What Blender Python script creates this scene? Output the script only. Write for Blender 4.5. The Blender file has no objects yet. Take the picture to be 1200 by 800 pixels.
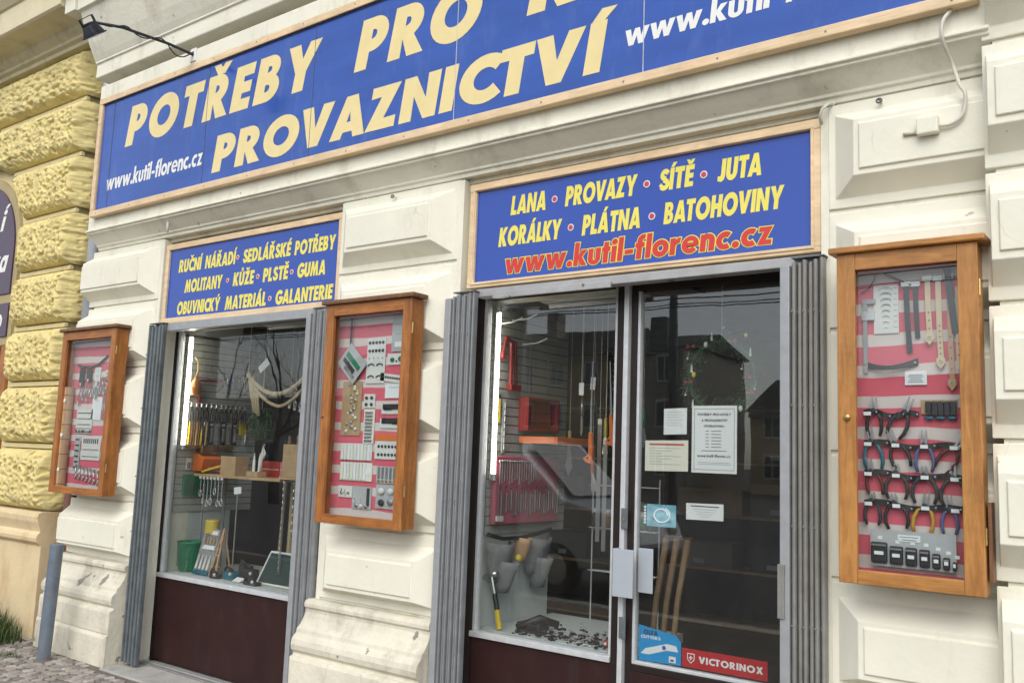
import bpy, math, random
from mathutils import Vector, Matrix, noise, geometry
random.seed(7)
SC = bpy.context.scene
COL = SC.collection

# ---------------------------------------------------------------- camera
YAW, PIT, ROL, FPX = 0.652630, 0.124670, 0.036898, 1076.18
_fw = Vector((-math.sin(YAW)*math.cos(PIT), math.cos(YAW)*math.cos(PIT), math.sin(PIT)))
_r = Vector((math.cos(YAW), math.sin(YAW), 0)); _u = _r.cross(_fw)
_r2 = math.cos(ROL)*_r + math.sin(ROL)*_u; _u2 = -math.sin(ROL)*_r + math.cos(ROL)*_u
cd = bpy.data.cameras.new('camera'); cam = bpy.data.objects.new('camera', cd); COL.objects.link(cam)
cd.sensor_width = 36; cd.sensor_fit = 'HORIZONTAL'; cd.lens = FPX/1200*36; cd.clip_end = 2000; cd.clip_start = 0.05
m = Matrix((_r2, _u2, -_fw)).transposed().to_4x4(); m.translation = (0, -3.85, 1.6); cam.matrix_world = m
SC.camera = cam
# ---------------------------------------------------------------- sky, sun, exposure
SUN_EL, SUN_AZ = math.radians(42), math.radians(158)      # azimuth clockwise from +y
w = bpy.data.worlds.new('World'); SC.world = w; w.use_nodes = True
nt = w.node_tree; nt.nodes.clear()
sky = nt.nodes.new('ShaderNodeTexSky'); sky.sky_type = 'NISHITA'; sky.sun_disc = False
sky.sun_elevation = SUN_EL; sky.sun_rotation = SUN_AZ; sky.dust_density = 1.5; sky.air_density = 1.0; sky.ozone_density = 1.0
hs = nt.nodes.new('ShaderNodeHueSaturation'); hs.inputs['Saturation'].default_value = 0.35
bg = nt.nodes.new('ShaderNodeBackground'); bg.inputs['Strength'].default_value = 0.15
wo = nt.nodes.new('ShaderNodeOutputWorld')
nt.links.new(sky.outputs[0], hs.inputs['Color']); nt.links.new(hs.outputs[0], bg.inputs['Color']); nt.links.new(bg.outputs[0], wo.inputs[0])
sl = bpy.data.lights.new('sun', 'SUN'); sl.energy = 1.3; sl.angle = math.radians(50); sl.color = (1.0, 0.965, 0.91)
so = bpy.data.objects.new('sun', sl); COL.objects.link(so)
_sd = Vector((math.sin(SUN_AZ)*math.cos(SUN_EL), math.cos(SUN_AZ)*math.cos(SUN_EL), math.sin(SUN_EL)))
so.rotation_euler = _sd.to_track_quat('Z', 'Y').to_euler(); so.location = (0, -20, 30)
SC.view_settings.view_transform = 'Standard'; SC.view_settings.look = 'None'
SC.view_settings.exposure = 0.46; SC.view_settings.gamma = 1.0; SC.view_settings.use_curve_mapping = False
SC.cycles.max_bounces = 5; SC.cycles.diffuse_bounces = 3; SC.cycles.glossy_bounces = 3; SC.cycles.transparent_max_bounces = 12
SC.cycles.use_denoising = True; SC.cycles.use_adaptive_sampling = True; SC.cycles.adaptive_threshold = 0.025

# ---------------------------------------------------------------- materials
def lin(r, g, b):
    f = lambda c: ((c/255+0.055)/1.055)**2.4 if c > 10 else c/255/12.92
    return (f(r), f(g), f(b))
MATS = {}
def mat(name, col, rough=0.6, metal=0.0, var=0.12, vscale=6.0, bump=0.0, bscale=60.0, spec=0.5, rnd=0.0, coat=0.0,
        stain=None, stain_scale=3.0, stain_lo=0.52, stain_hi=0.72, stretch=(1, 1, 1), chip=None, chip_th=0.66, chip_scale=9.0, emit=0.0, crack=None):
    if name in MATS: return MATS[name]
    m = bpy.data.materials.new(name); m.use_nodes = True; t = m.node_tree; N = t.nodes; L = t.links
    b = N['Principled BSDF']; b.inputs['Roughness'].default_value = rough; b.inputs['Metallic'].default_value = metal
    b.inputs['Specular IOR Level'].default_value = spec
    if coat: b.inputs['Coat Weight'].default_value = coat; b.inputs['Coat Roughness'].default_value = 0.12
    g = N.new('ShaderNodeNewGeometry'); mp = N.new('ShaderNodeMapping'); mp.inputs['Scale'].default_value = stretch
    L.new(g.outputs['Position'], mp.inputs['Vector'])
    nz = N.new('ShaderNodeTexNoise'); nz.inputs['Scale'].default_value = vscale; nz.inputs['Detail'].default_value = 4; nz.inputs['Roughness'].default_value = 0.65
    L.new(mp.outputs[0], nz.inputs['Vector'])
    cr = N.new('ShaderNodeValToRGB'); e = cr.color_ramp.elements
    e[0].position = 0.3; e[1].position = 0.7
    e[0].color = tuple(c*(1-var) for c in col)+(1,); e[1].color = tuple(min(1, c*(1+var*0.6)) for c in col)+(1,)
    L.new(nz.outputs['Fac'], cr.inputs[0]); out = cr.outputs[0]
    if stain:
        n2 = N.new('ShaderNodeTexNoise'); n2.inputs['Scale'].default_value = stain_scale; n2.inputs['Detail'].default_value = 5; n2.inputs['Roughness'].default_value = 0.7
        mp2 = N.new('ShaderNodeMapping'); mp2.inputs['Scale'].default_value = (1.6, 1.6, 0.55); mp2.inputs['Location'].default_value = (3.1, 1.7, 0.4)
        L.new(g.outputs['Position'], mp2.inputs['Vector']); L.new(mp2.outputs[0], n2.inputs['Vector'])
        r2 = N.new('ShaderNodeMapRange'); r2.inputs[1].default_value = stain_lo; r2.inputs[2].default_value = stain_hi; r2.inputs[4].default_value = 0.75
        L.new(n2.outputs['Fac'], r2.inputs[0])
        mx = N.new('ShaderNodeMix'); mx.data_type = 'RGBA'; L.new(r2.outputs[0], mx.inputs[0]); L.new(out, mx.inputs[6]); mx.inputs[7].default_value = stain+(1,); out = mx.outputs[2]
    if chip:
        n3 = N.new('ShaderNodeTexNoise'); n3.inputs['Scale'].default_value = chip_scale; n3.inputs['Detail'].default_value = 4
        L.new(g.outputs['Position'], n3.inputs['Vector'])
        r3 = N.new('ShaderNodeMapRange'); r3.inputs[1].default_value = chip_th; r3.inputs[2].default_value = chip_th+0.015; L.new(n3.outputs['Fac'], r3.inputs[0])
        mx = N.new('ShaderNodeMix'); mx.data_type = 'RGBA'; L.new(r3.outputs[0], mx.inputs[0]); L.new(out, mx.inputs[6]); mx.inputs[7].default_value = chip+(1,); out = mx.outputs[2]
    if crack:
        ns = N.new('ShaderNodeTexNoise'); ns.inputs['Scale'].default_value = 2.5; ns.inputs['Detail'].default_value = 3; L.new(g.outputs['Position'], ns.inputs['Vector'])
        va = N.new('ShaderNodeMixRGB'); va.inputs[0].default_value = 0.25; L.new(g.outputs['Position'], va.inputs[1]); L.new(ns.outputs['Color'], va.inputs[2])
        vo = N.new('ShaderNodeTexVoronoi'); vo.feature = 'DISTANCE_TO_EDGE'; vo.inputs['Scale'].default_value = 2.6; L.new(va.outputs[0], vo.inputs['Vector'])
        r5 = N.new('ShaderNodeMapRange'); r5.inputs[1].default_value = 0.0; r5.inputs[2].default_value = 0.0035; r5.inputs[3].default_value = 1; r5.inputs[4].default_value = 0; L.new(vo.outputs['Distance'], r5.inputs[0])
        r6 = N.new('ShaderNodeMapRange'); r6.inputs[1].default_value = 0.60; r6.inputs[2].default_value = 0.70; r6.inputs[4].default_value = 0.5; L.new(ns.outputs['Fac'], r6.inputs[0])
        ml = N.new('ShaderNodeMath'); ml.operation = 'MULTIPLY'; L.new(r5.outputs[0], ml.inputs[0]); L.new(r6.outputs[0], ml.inputs[1])
        mx = N.new('ShaderNodeMix'); mx.data_type = 'RGBA'; L.new(ml.outputs[0], mx.inputs[0]); L.new(out, mx.inputs[6]); mx.inputs[7].default_value = crack+(1,); out = mx.outputs[2]
    if rnd:
        oi = N.new('ShaderNodeObjectInfo'); mr = N.new('ShaderNodeMapRange'); mr.inputs[3].default_value = 1-rnd; mr.inputs[4].default_value = 1+rnd
        L.new(oi.outputs['Random'], mr.inputs[0]); mx = N.new('ShaderNodeVectorMath'); mx.operation = 'SCALE'
        L.new(out, mx.inputs[0]); L.new(mr.outputs[0], mx.inputs['Scale']); out = mx.outputs[0]
    L.new(out, b.inputs['Base Color'])
    if bump:
        n4 = N.new('ShaderNodeTexNoise'); n4.inputs['Scale'].default_value = bscale; n4.inputs['Detail'].default_value = 3
        L.new(mp.outputs[0], n4.inputs['Vector'])
        bp = N.new('ShaderNodeBump'); bp.inputs['Strength'].default_value = bump; bp.inputs['Distance'].default_value = 0.01
        L.new(n4.outputs['Fac'], bp.inputs['Height']); L.new(bp.outputs[0], b.inputs['Normal'])
    if emit:
        b.inputs['Emission Color'].default_value = tuple(col)+(1,); b.inputs['Emission Strength'].default_value = emit
    MATS[name] = m; return m
def wood(name, c1, c2, scale=(9, 9, 1.0), rough=0.42, horiz=False, wear=0.22):
    m = bpy.data.materials.new(name); m.use_nodes = True; t = m.node_tree; N = t.nodes; L = t.links; b = N['Principled BSDF']
    b.inputs['Roughness'].default_value = rough
    g = N.new('ShaderNodeNewGeometry'); mp = N.new('ShaderNodeMapping')
    mp.inputs['Scale'].default_value = (1.0, 9, 9) if horiz else scale
    L.new(g.outputs['Position'], mp.inputs['Vector'])
    n1 = N.new('ShaderNodeTexNoise'); n1.inputs['Scale'].default_value = 4; n1.inputs['Detail'].default_value = 8; n1.inputs['Distortion'].default_value = 1.2; L.new(mp.outputs[0], n1.inputs['Vector'])
    n2 = N.new('ShaderNodeTexNoise'); n2.inputs['Scale'].default_value = 22; n2.inputs['Detail'].default_value = 3; L.new(mp.outputs[0], n2.inputs['Vector'])
    ad = N.new('ShaderNodeMath'); ad.operation = 'MULTIPLY_ADD'; ad.inputs[1].default_value = 0.35; L.new(n2.outputs['Fac'], ad.inputs[0]); L.new(n1.outputs['Fac'], ad.inputs[2])
    cr = N.new('ShaderNodeValToRGB'); e = cr.color_ramp.elements; e[0].position = 0.44; e[1].position = 0.86; e[0].color = c1+(1,); e[1].color = c2+(1,)
    L.new(ad.outputs[0], cr.inputs[0])
    nw = N.new('ShaderNodeTexNoise'); nw.inputs['Scale'].default_value = 5; nw.inputs['Detail'].default_value = 5; nw.inputs['Roughness'].default_value = .7; L.new(g.outputs['Position'], nw.inputs['Vector'])
    rw = N.new('ShaderNodeMapRange'); rw.inputs[1].default_value = .35; rw.inputs[2].default_value = .62; rw.inputs[3].default_value = 1-wear; rw.inputs[4].default_value = 1.06; L.new(nw.outputs['Fac'], rw.inputs[0])
    sw = N.new('ShaderNodeVectorMath'); sw.operation = 'SCALE'; L.new(cr.outputs[0], sw.inputs[0]); L.new(rw.outputs[0], sw.inputs['Scale']); L.new(sw.outputs[0], b.inputs['Base Color'])
    bp = N.new('ShaderNodeBump'); bp.inputs['Strength'].default_value = 0.15; bp.inputs['Distance'].default_value = 0.004; L.new(ad.outputs[0], bp.inputs['Height']); L.new(bp.outputs[0], b.inputs['Normal'])
    MATS[name] = m; return m
def glassmat(name, tint=(0.93, 0.95, 0.95), ior=1.5, rough=0.0, wav=0.0, dust=0.008):
    m = bpy.data.materials.new(name); m.use_nodes = True; t = m.node_tree; N = t.nodes; L = t.links; N.clear()
    o = N.new('ShaderNodeOutputMaterial'); mx = N.new('ShaderNodeMixShader')
    # Schlick reflectance of a pane face, the same from both sides
    g0 = N.new('ShaderNodeNewGeometry'); dp = N.new('ShaderNodeVectorMath'); dp.operation = 'DOT_PRODUCT'; L.new(g0.outputs['Incoming'], dp.inputs[0]); L.new(g0.outputs['Normal'], dp.inputs[1])
    ab = N.new('ShaderNodeMath'); ab.operation = 'ABSOLUTE'; L.new(dp.outputs['Value'], ab.inputs[0])
    om = N.new('ShaderNodeMath'); om.operation = 'SUBTRACT'; om.inputs[0].default_value = 1.0; L.new(ab.outputs[0], om.inputs[1])
    pw = N.new('ShaderNodeMath'); pw.operation = 'POWER'; pw.inputs[1].default_value = 5.0; L.new(om.outputs[0], pw.inputs[0])
    f0 = ((ior-1)/(ior+1))**2
    fr = N.new('ShaderNodeMath'); fr.operation = 'MULTIPLY_ADD'; fr.inputs[1].default_value = 1-f0; fr.inputs[2].default_value = f0; L.new(pw.outputs[0], fr.inputs[0])
    tr = N.new('ShaderNodeBsdfTransparent'); tr.inputs[0].default_value = tint+(1,); gl = N.new('ShaderNodeBsdfGlossy'); gl.inputs['Roughness'].default_value = rough
    if wav:
        g = N.new('ShaderNodeNewGeometry'); n = N.new('ShaderNodeTexNoise'); n.inputs['Scale'].default_value = 2.5; bp = N.new('ShaderNodeBump'); bp.inputs['Strength'].default_value = wav; bp.inputs['Distance'].default_value = 0.02
        L.new(g.outputs['Position'], n.inputs['Vector']); L.new(n.outputs['Fac'], bp.inputs['Height']); L.new(bp.outputs[0], gl.inputs['Normal'])
    L.new(fr.outputs[0], mx.inputs[0]); L.new(tr.outputs[0], mx.inputs[1]); L.new(gl.outputs[0], mx.inputs[2])
    # a thin uneven film of street dust on the pane
    g2 = N.new('ShaderNodeNewGeometry'); mp = N.new('ShaderNodeMapping'); mp.inputs['Scale'].default_value = (1.5, 1.5, .5); L.new(g2.outputs['Position'], mp.inputs['Vector'])
    nd = N.new('ShaderNodeTexNoise'); nd.inputs['Scale'].default_value = 4; nd.inputs['Detail'].default_value = 5; nd.inputs['Roughness'].default_value = .7; L.new(mp.outputs[0], nd.inputs['Vector'])
    rd = N.new('ShaderNodeMapRange'); rd.inputs[1].default_value = .38; rd.inputs[2].default_value = .75; rd.inputs[3].default_value = dust*.25; rd.inputs[4].default_value = dust; L.new(nd.outputs['Fac'], rd.inputs[0])
    df = N.new('ShaderNodeBsdfDiffuse'); df.inputs[0].default_value = (.55, .53, .48, 1); m2 = N.new('ShaderNodeMixShader'); L.new(rd.outputs[0], m2.inputs[0]); L.new(mx.outputs[0], m2.inputs[1]); L.new(df.outputs[0], m2.inputs[2]); L.new(m2.outputs[0], o.inputs[0])
    MATS[name] = m; return m

CREAM = (0.785, 0.766, 0.642)
mat('plaster', CREAM, 0.75, var=0.06, vscale=2.5, bump=0.25, bscale=35, stain=(0.45, 0.40, 0.30), stain_scale=2.6, stain_lo=0.52, stain_hi=0.80, chip=(0.42, 0.40, 0.36), chip_th=0.72, chip_scale=11, crack=(0.30, 0.27, 0.21))
mat('plaster_block', CREAM, 0.72, var=0.05, vscale=3.0, bump=0.18, bscale=28, stain=(0.52, 0.48, 0.38), stain_scale=2.4, stain_lo=0.54, stain_hi=0.84, chip=(0.45, 0.43, 0.40), chip_th=0.725, chip_scale=12, crack=(0.32, 0.29, 0.23))
mat('plaster_plinth', (0.68, 0.64, 0.52), 0.85, var=0.14, vscale=4, bump=0.5, bscale=30, stain=(0.30, 0.27, 0.21), stain_scale=3.2, stain_lo=0.5, stain_hi=0.75, chip=(0.26, 0.23, 0.20), chip_th=0.66, chip_scale=6)
mat('yellow', (0.72, 0.605, 0.27), 0.85, var=0.16, vscale=5, bump=0.5, bscale=45, stain=(0.36, 0.31, 0.17), stain_scale=3, stain_lo=0.55, stain_hi=0.8)
mat('yellow_smooth', (0.70, 0.60, 0.33), 0.8, var=0.08, vscale=4, bump=0.2, bscale=30, stain=(0.42, 0.36, 0.20), stain_scale=2.5, stain_lo=0.55, stain_hi=0.85)
mat('cornice_yellow', (0.66, 0.59, 0.40), 0.8, var=0.08, vscale=4, bump=0.2, bscale=30, stain=(0.40, 0.35, 0.22), stain_scale=2.5)
mat('ochre', (0.70, 0.56, 0.34), 0.85, var=0.10, vscale=3, bump=0.3, bscale=30, stain=(0.48, 0.30, 0.14), stain_scale=2.6, stain_lo=0.5, stain_hi=0.75)
mat('sign_blue', (0.026, 0.090, 0.40), 0.12, var=0.16, vscale=2.2, spec=0.6, stretch=(.5,1,3), bump=.02, bscale=3, stain=(0.06, 0.13, 0.40), stain_scale=4)
mat('sign_blue2', (0.030, 0.080, 0.39), 0.12, var=0.05, vscale=1.5, spec=0.5)
mat('letter_cream', (0.80, 0.66, 0.32), 0.35, var=0.06, vscale=9)
mat('letter_yellow', (0.82, 0.72, 0.12), 0.35, var=0.05, vscale=9)
mat('letter_white', (0.80, 0.80, 0.76), 0.35, var=0.05)
mat('letter_red', (0.62, 0.045, 0.035), 0.35, var=0.06)
mat('dot_red', (0.55, 0.05, 0.08), 0.4, var=0.05)
wood('frame_peach', (0.66, 0.47, 0.27), (0.80, 0.62, 0.40), rough=0.5, horiz=True, wear=0.10)
wood('cab_wood', (0.25, 0.085, 0.02), (0.45, 0.175, 0.042))
wood('cab_wood_h', (0.25, 0.085, 0.02), (0.45, 0.175, 0.042), horiz=True)
wood('cab_wood_light', (0.33, 0.135, 0.032), (0.51, 0.24, 0.066))
wood('cab_wood_light_h', (0.33, 0.135, 0.032), (0.51, 0.24, 0.066), horiz=True)
wood('wood_pale', (0.42, 0.27, 0.13), (0.56, 0.39, 0.21), rough=0.6)
wood('wood_dark', (0.14, 0.065, 0.03), (0.24, 0.12, 0.055), rough=0.5)
mat('gate_grey', (0.25, 0.245, 0.23), 0.5, metal=0.1, var=0.15, vscale=14, bump=0.1, stain=(0.17, 0.155, 0.14), stain_scale=8)
mat('gate_blue', (0.225, 0.235, 0.245), 0.5, metal=0.1, var=0.15, vscale=14, bump=0.1, stain=(0.15, 0.16, 0.17), stain_scale=8)
mat('gate_dark', (0.13, 0.15, 0.16), 0.5, metal=0.2, var=0.25, vscale=14, stain=(0.05, 0.05, 0.05), stain_scale=8)
mat('gate_light', (0.36, 0.375, 0.39), 0.4, metal=0.2, var=0.12, vscale=14)
mat('rusty_rail', (0.42, 0.42, 0.42), 0.5, metal=0.3, var=0.15, vscale=9, chip=(0.20, 0.13, 0.10), chip_th=0.66, chip_scale=11)
mat('brown_panel', (0.032, 0.0125, 0.011), 0.55, var=0.2, vscale=5, spec=0.25, stain=(0.050, 0.036, 0.032), stain_scale=5, stain_lo=.55, stain_hi=.85)
mat('brown_frame', (0.020, 0.013, 0.012), 0.5, var=0.15, spec=0.3)
mat('trim_white', (0.55, 0.57, 0.58), 0.4, metal=0.1, var=0.12, vscale=20)
mat('alu', (0.62, 0.63, 0.64), 0.35, metal=0.6, var=0.1)
mat('alu_panel', (0.50, 0.55, 0.60), 0.35, metal=0.3, var=0.06)
mat('steel', (0.55, 0.55, 0.55), 0.28, metal=0.9, var=0.1)
mat('black', (0.018, 0.018, 0.02), 0.45, var=0.2)
mat('charcoal', (0.035, 0.036, 0.042), 0.5, var=0.2)
mat('white_paper', (0.80, 0.82, 0.82), 0.6, var=0.02)
mat('paper_cream', (0.78, 0.77, 0.66), 0.6, var=0.03)
mat('print_grey', (0.25, 0.27, 0.30), 0.6, var=0.05)
mat('print_dark', (0.06, 0.07, 0.09), 0.6, var=0.05)
mat('print_red', (0.55, 0.10, 0.10), 0.6, var=0.05)
mat('card_white', (0.72, 0.72, 0.68), 0.6, var=0.06, vscale=20)
mat('card_grey', (0.45, 0.46, 0.46), 0.6, var=0.06, vscale=20)
mat('cardboard', (0.44, 0.30, 0.16), 0.8, var=0.10, vscale=20)
mat('brass', (0.60, 0.42, 0.16), 0.3, metal=0.9, var=0.1)
mat('copper', (0.70, 0.28, 0.10), 0.35, metal=0.7, var=0.1)
mat('red_plastic', (0.33, 0.028, 0.026), 0.4, var=0.1)
mat('pink_plastic', (0.52, 0.15, 0.20), 0.45, var=0.08)
mat('orange', (0.72, 0.17, 0.03), 0.4, var=0.08)
mat('yellow_p', (0.70, 0.52, 0.04), 0.4, var=0.08)
mat('blue_p', (0.05, 0.13, 0.40), 0.4, var=0.1)
mat('teal_p', (0.02, 0.14, 0.20), 0.4, var=0.1)
mat('green_p', (0.015, 0.20, 0.10), 0.4, var=0.1)
mat('leaf', (0.022, 0.085, 0.025), 0.5, var=0.35, vscale=40)
mat('grass', (0.07, 0.11, 0.03), 0.7, var=0.4, vscale=30)
mat('rope', (0.52, 0.42, 0.26), 0.85, var=0.2, vscale=60, bump=0.6, bscale=160)
mat('leather_pale', (0.66, 0.52, 0.34), 0.55, var=0.08, vscale=20)
mat('leather_tan', (0.52, 0.32, 0.17), 0.55, var=0.1, vscale=20)
mat('suede_grey', (0.23, 0.235, 0.24), 0.85, var=0.12, vscale=20, bump=0.3)
mat('slatwall', (0.44, 0.45, 0.42), 0.6, var=0.05)
mat('display_white', (0.58, 0.62, 0.61), 0.6, var=0.05)
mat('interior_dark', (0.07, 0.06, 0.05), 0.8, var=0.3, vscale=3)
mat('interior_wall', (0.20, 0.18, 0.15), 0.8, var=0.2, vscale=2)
mat('tube_glow', (1.0, 0.95, 0.84), 0.5, var=0.0, emit=13.0)
mat('pipe_pale', (0.55, 0.60, 0.66), 0.4, metal=0.2, var=0.08)
mat('pipe_red', (0.20, 0.085, 0.065), 0.6, var=0.2, vscale=14)
mat('bollard_grey', (0.16, 0.20, 0.25), 0.55, metal=0.2, var=0.2, vscale=12, stain=(0.20, 0.17, 0.14), stain_scale=7)
mat('purple', (0.060, 0.028, 0.065), 0.2, var=0.1)
mat('olive', (0.42, 0.34, 0.18), 0.6, var=0.1)
mat('stone_cobble', (0.34, 0.305, 0.275), 0.85, var=0.3, vscale=9, bump=0.5, bscale=80, rnd=0.4, stain=(0.17, 0.145, 0.12), stain_scale=2.2, stain_lo=.46, stain_hi=.66)
mat('mortar', (0.17, 0.145, 0.12), 0.95, var=0.3, vscale=40, bump=0.5)
mat('concrete', (0.42, 0.41, 0.38), 0.85, var=0.12, vscale=6, bump=0.3, bscale=60, stain=(0.22, 0.20, 0.17), stain_scale=5, stain_lo=0.5, stain_hi=0.8)
mat('asphalt', (0.055, 0.055, 0.058), 0.85, var=0.25, vscale=3, bump=0.5, bscale=90)
mat('lamp_black', (0.022, 0.026, 0.034), 0.4, var=0.1)
mat('cable_white', (0.62, 0.60, 0.52), 0.5, var=0.08)
glassmat('glass', wav=0.0)
glassmat('glass_window', tint=(0.935, 0.95, 0.945), ior=1.78, wav=0.02, dust=0.014)
# striped cloth (printed stripes of the cloth itself)
def stripes():
    m = bpy.data.materials.new('striped_cloth'); m.use_nodes = True; t = m.node_tree; N = t.nodes; L = t.links; b = N['Principled BSDF']; b.inputs['Roughness'].default_value = 0.9
    g = N.new('ShaderNodeNewGeometry'); s = N.new('ShaderNodeSeparateXYZ'); L.new(g.outputs['Position'], s.inputs[0])
    n = N.new('ShaderNodeTexNoise'); n.inputs['Scale'].default_value = 3; L.new(g.outputs['Position'], n.inputs['Vector'])
    a = N.new('ShaderNodeMath'); a.operation = 'MULTIPLY_ADD'; a.inputs[1].default_value = 0.035; L.new(n.outputs['Fac'], a.inputs[0]); L.new(s.outputs['Z'], a.inputs[2])
    mlt = N.new('ShaderNodeMath'); mlt.operation = 'MULTIPLY'; mlt.inputs[1].default_value = 1/0.124; L.new(a.outputs[0], mlt.inputs[0])
    f = N.new('ShaderNodeMath'); f.operation = 'FRACT'; L.new(mlt.outputs[0], f.inputs[0])
    gt = N.new('ShaderNodeMapRange'); gt.inputs[1].default_value = 0.37; gt.inputs[2].default_value = 0.39; L.new(f.outputs[0], gt.inputs[0])
    mx = N.new('ShaderNodeMix'); mx.data_type = 'RGBA'; mx.inputs[6].default_value = (0.68, 0.59, 0.56, 1); mx.inputs[7].default_value = (0.68, 0.125, 0.17, 1)
    L.new(gt.outputs[0], mx.inputs[0]); L.new(mx.outputs[2], b.inputs['Base Color']); MATS['striped_cloth'] = m
stripes()

# ---------------------------------------------------------------- mesh helpers
class MB:
    def __init__(s): s.v = []; s.f = []
    def add(s, vs, fs):
        o = len(s.v); s.v += [tuple(v) for v in vs]; s.f += [tuple(i+o for i in f) for f in fs]; return s
    def box(s, x0, x1, y0, y1, z0, z1):
        return s.add([(x0,y0,z0),(x1,y0,z0),(x1,y1,z0),(x0,y1,z0),(x0,y0,z1),(x1,y0,z1),(x1,y1,z1),(x0,y1,z1)],
                     [(0,3,2,1),(4,5,6,7),(0,1,5,4),(1,2,6,5),(2,3,7,6),(3,0,4,7)])
    def prism_x(s, prof, x0, x1):          # prof: (y,z) polygon, counter-clockwise seen from +x
        n = len(prof); vs = [(x0,y,z) for y,z in prof]+[(x1,y,z) for y,z in prof]
        return s.add(vs, [(i,(i+1)%n,n+(i+1)%n,n+i) for i in range(n)][::1]+[tuple(range(n))[::-1], tuple(range(n,2*n))])
    def prism_y(s, prof, y0, y1):          # prof: (x,z) polygon
        n = len(prof); vs = [(x,y0,z) for x,z in prof]+[(x,y1,z) for x,z in prof]
        return s.add(vs, [((i+1)%n,i,n+i,n+(i+1)%n) for i in range(n)]+[tuple(range(n)), tuple(range(n,2*n))[::-1]])
    def prism_z(s, prof, z0, z1):
        n = len(prof); vs = [(x,y,z0) for x,y in prof]+[(x,y,z1) for x,y in prof]
        return s.add(vs, [(i,(i+1)%n,n+(i+1)%n,n+i) for i in range(n)]+[tuple(range(n))[::-1], tuple(range(n,2*n))])
    def tube(s, pts, r, n=8, caps=True, closed=False):
        pts = [Vector(p) for p in pts]; rs = r if isinstance(r, (list, tuple)) else [r]*len(pts)
        rings = []; up = None; m = len(pts)
        for i, p in enumerate(pts):
            a = pts[i-1] if (i > 0 or closed) else p; b = pts[(i+1) % m] if (i < m-1 or closed) else p
            d = (b-a).normalized() if (b-a).length > 1e-9 else Vector((0,0,1))
            if up is None: up = Vector((0,0,1)) if abs(d.z) < 0.9 else Vector((1,0,0))
            e = d.cross(up).normalized(); q = e.cross(d).normalized(); up = q
            rings.append([p+rs[i]*(math.cos(2*math.pi*k/n)*e+math.sin(2*math.pi*k/n)*q) for k in range(n)])
        vs = [v for R in rings for v in R]; fs = []
        for i in range(m if closed else m-1):
            j = (i+1) % m
            for k in range(n): fs.append((i*n+k, i*n+(k+1)%n, j*n+(k+1)%n, j*n+k))
        if caps and not closed: fs += [tuple(range(n))[::-1], tuple((m-1)*n+k for k in range(n))]
        return s.add(vs, fs)
    def lathe(s, prof, c=(0,0,0), n=20, axis='z'):  # prof: (r,h) list
        vs = []
        for r, h in prof:
            for k in range(n):
                a = 2*math.pi*k/n; x, y = r*math.cos(a), r*math.sin(a)
                vs.append((c[0]+x, c[1]+y, c[2]+h) if axis == 'z' else (c[0]+x, c[1]-h, c[2]+y))
        fs = [(i*n+k, i*n+(k+1)%n, (i+1)*n+(k+1)%n, (i+1)*n+k) for i in range(len(prof)-1) for k in range(n)]
        fs += [tuple(range(n))[::-1], tuple((len(prof)-1)*n+k for k in range(n))]
        return s.add(vs, fs)
    def ball(s, c, r, n=8, m=6, sc=(1,1,1)):
        vs = [(c[0],c[1],c[2]-r*sc[2])]; fs = []
        for i in range(1, m):
            t = -math.pi/2+math.pi*i/m
            for k in range(n):
                a = 2*math.pi*k/n; vs.append((c[0]+r*sc[0]*math.cos(t)*math.cos(a), c[1]+r*sc[1]*math.cos(t)*math.sin(a), c[2]+r*sc[2]*math.sin(t)))
        vs.append((c[0],c[1],c[2]+r*sc[2])); top = len(vs)-1
        for k in range(n):
            fs.append((0, 1+(k+1)%n, 1+k)); fs.append((top, 1+(m-2)*n+k, 1+(m-2)*n+(k+1)%n))
            for i in range(m-2): fs.append((1+i*n+k, 1+i*n+(k+1)%n, 1+(i+1)*n+(k+1)%n, 1+(i+1)*n+k))
        return s.add(vs, fs)
    def mesh(s, name, material, smooth=False):
        me = bpy.data.meshes.new(name); me.from_pydata(s.v, [], s.f); me.materials.append(MATS[material]); me.validate(); me.update()
        if smooth: me.polygons.foreach_set('use_smooth', [True]*len(me.polygons))
        return me
    def build(s, name, material, parent=None, bev=0.0, smooth=False, seg=2):
        return link(name, s.mesh(name, material, smooth), parent, bev, seg)
def link(name, me, parent=None, bev=0.0, seg=2):
    o = bpy.data.objects.new(name, me); COL.objects.link(o)
    if parent is not None:
        o.parent = parent; o.matrix_parent_inverse = root_inv(parent)
    if bev:
        b = o.modifiers.new('bevel', 'BEVEL'); b.width = bev; b.segments = seg; b.limit_method = 'ANGLE'; b.angle_limit = math.radians(35)
    return o
def root_inv(p):
    M = Matrix.Identity(4); c = []
    while p is not None: c.append(p); p = p.parent
    # parents built here only carry a plain location on the root Empty
    return Matrix.Translation(-Vector(c[-1].location)) if len(c) == 1 else Matrix.Identity(4)
def tag(o, label, cat, group=None):
    o['label'] = label; o['category'] = cat
    if group: o['group'] = group
    return o
def thing(name, label, cat, loc=(0,0,0), group=None):
    o = bpy.data.objects.new(name, None); o.empty_display_size = 0.1; COL.objects.link(o); o.location = loc
    return tag(o, label, cat, group)
def struct(o): o['kind'] = 'structure'; return o
def stuff(o): o['kind'] = 'stuff'; return o
B = lambda *a: MB().box(*a)
# ================================================================ ground
struct(MB().add([(-400,-400,-0.13),(400,-400,-0.13),(400,400,-0.13),(-400,400,-0.13)], [(0,1,2,3)]).build('ground', 'asphalt'))
pav = struct(B(-60, 40, -4.6, 0.6, -0.125, 0.001).build('pavement', 'mortar', bev=0.0))
kerb = struct(B(-60, 40, -4.84, -4.61, -0.125, -0.004).build('kerb', 'concrete', bev=0.015))
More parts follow.
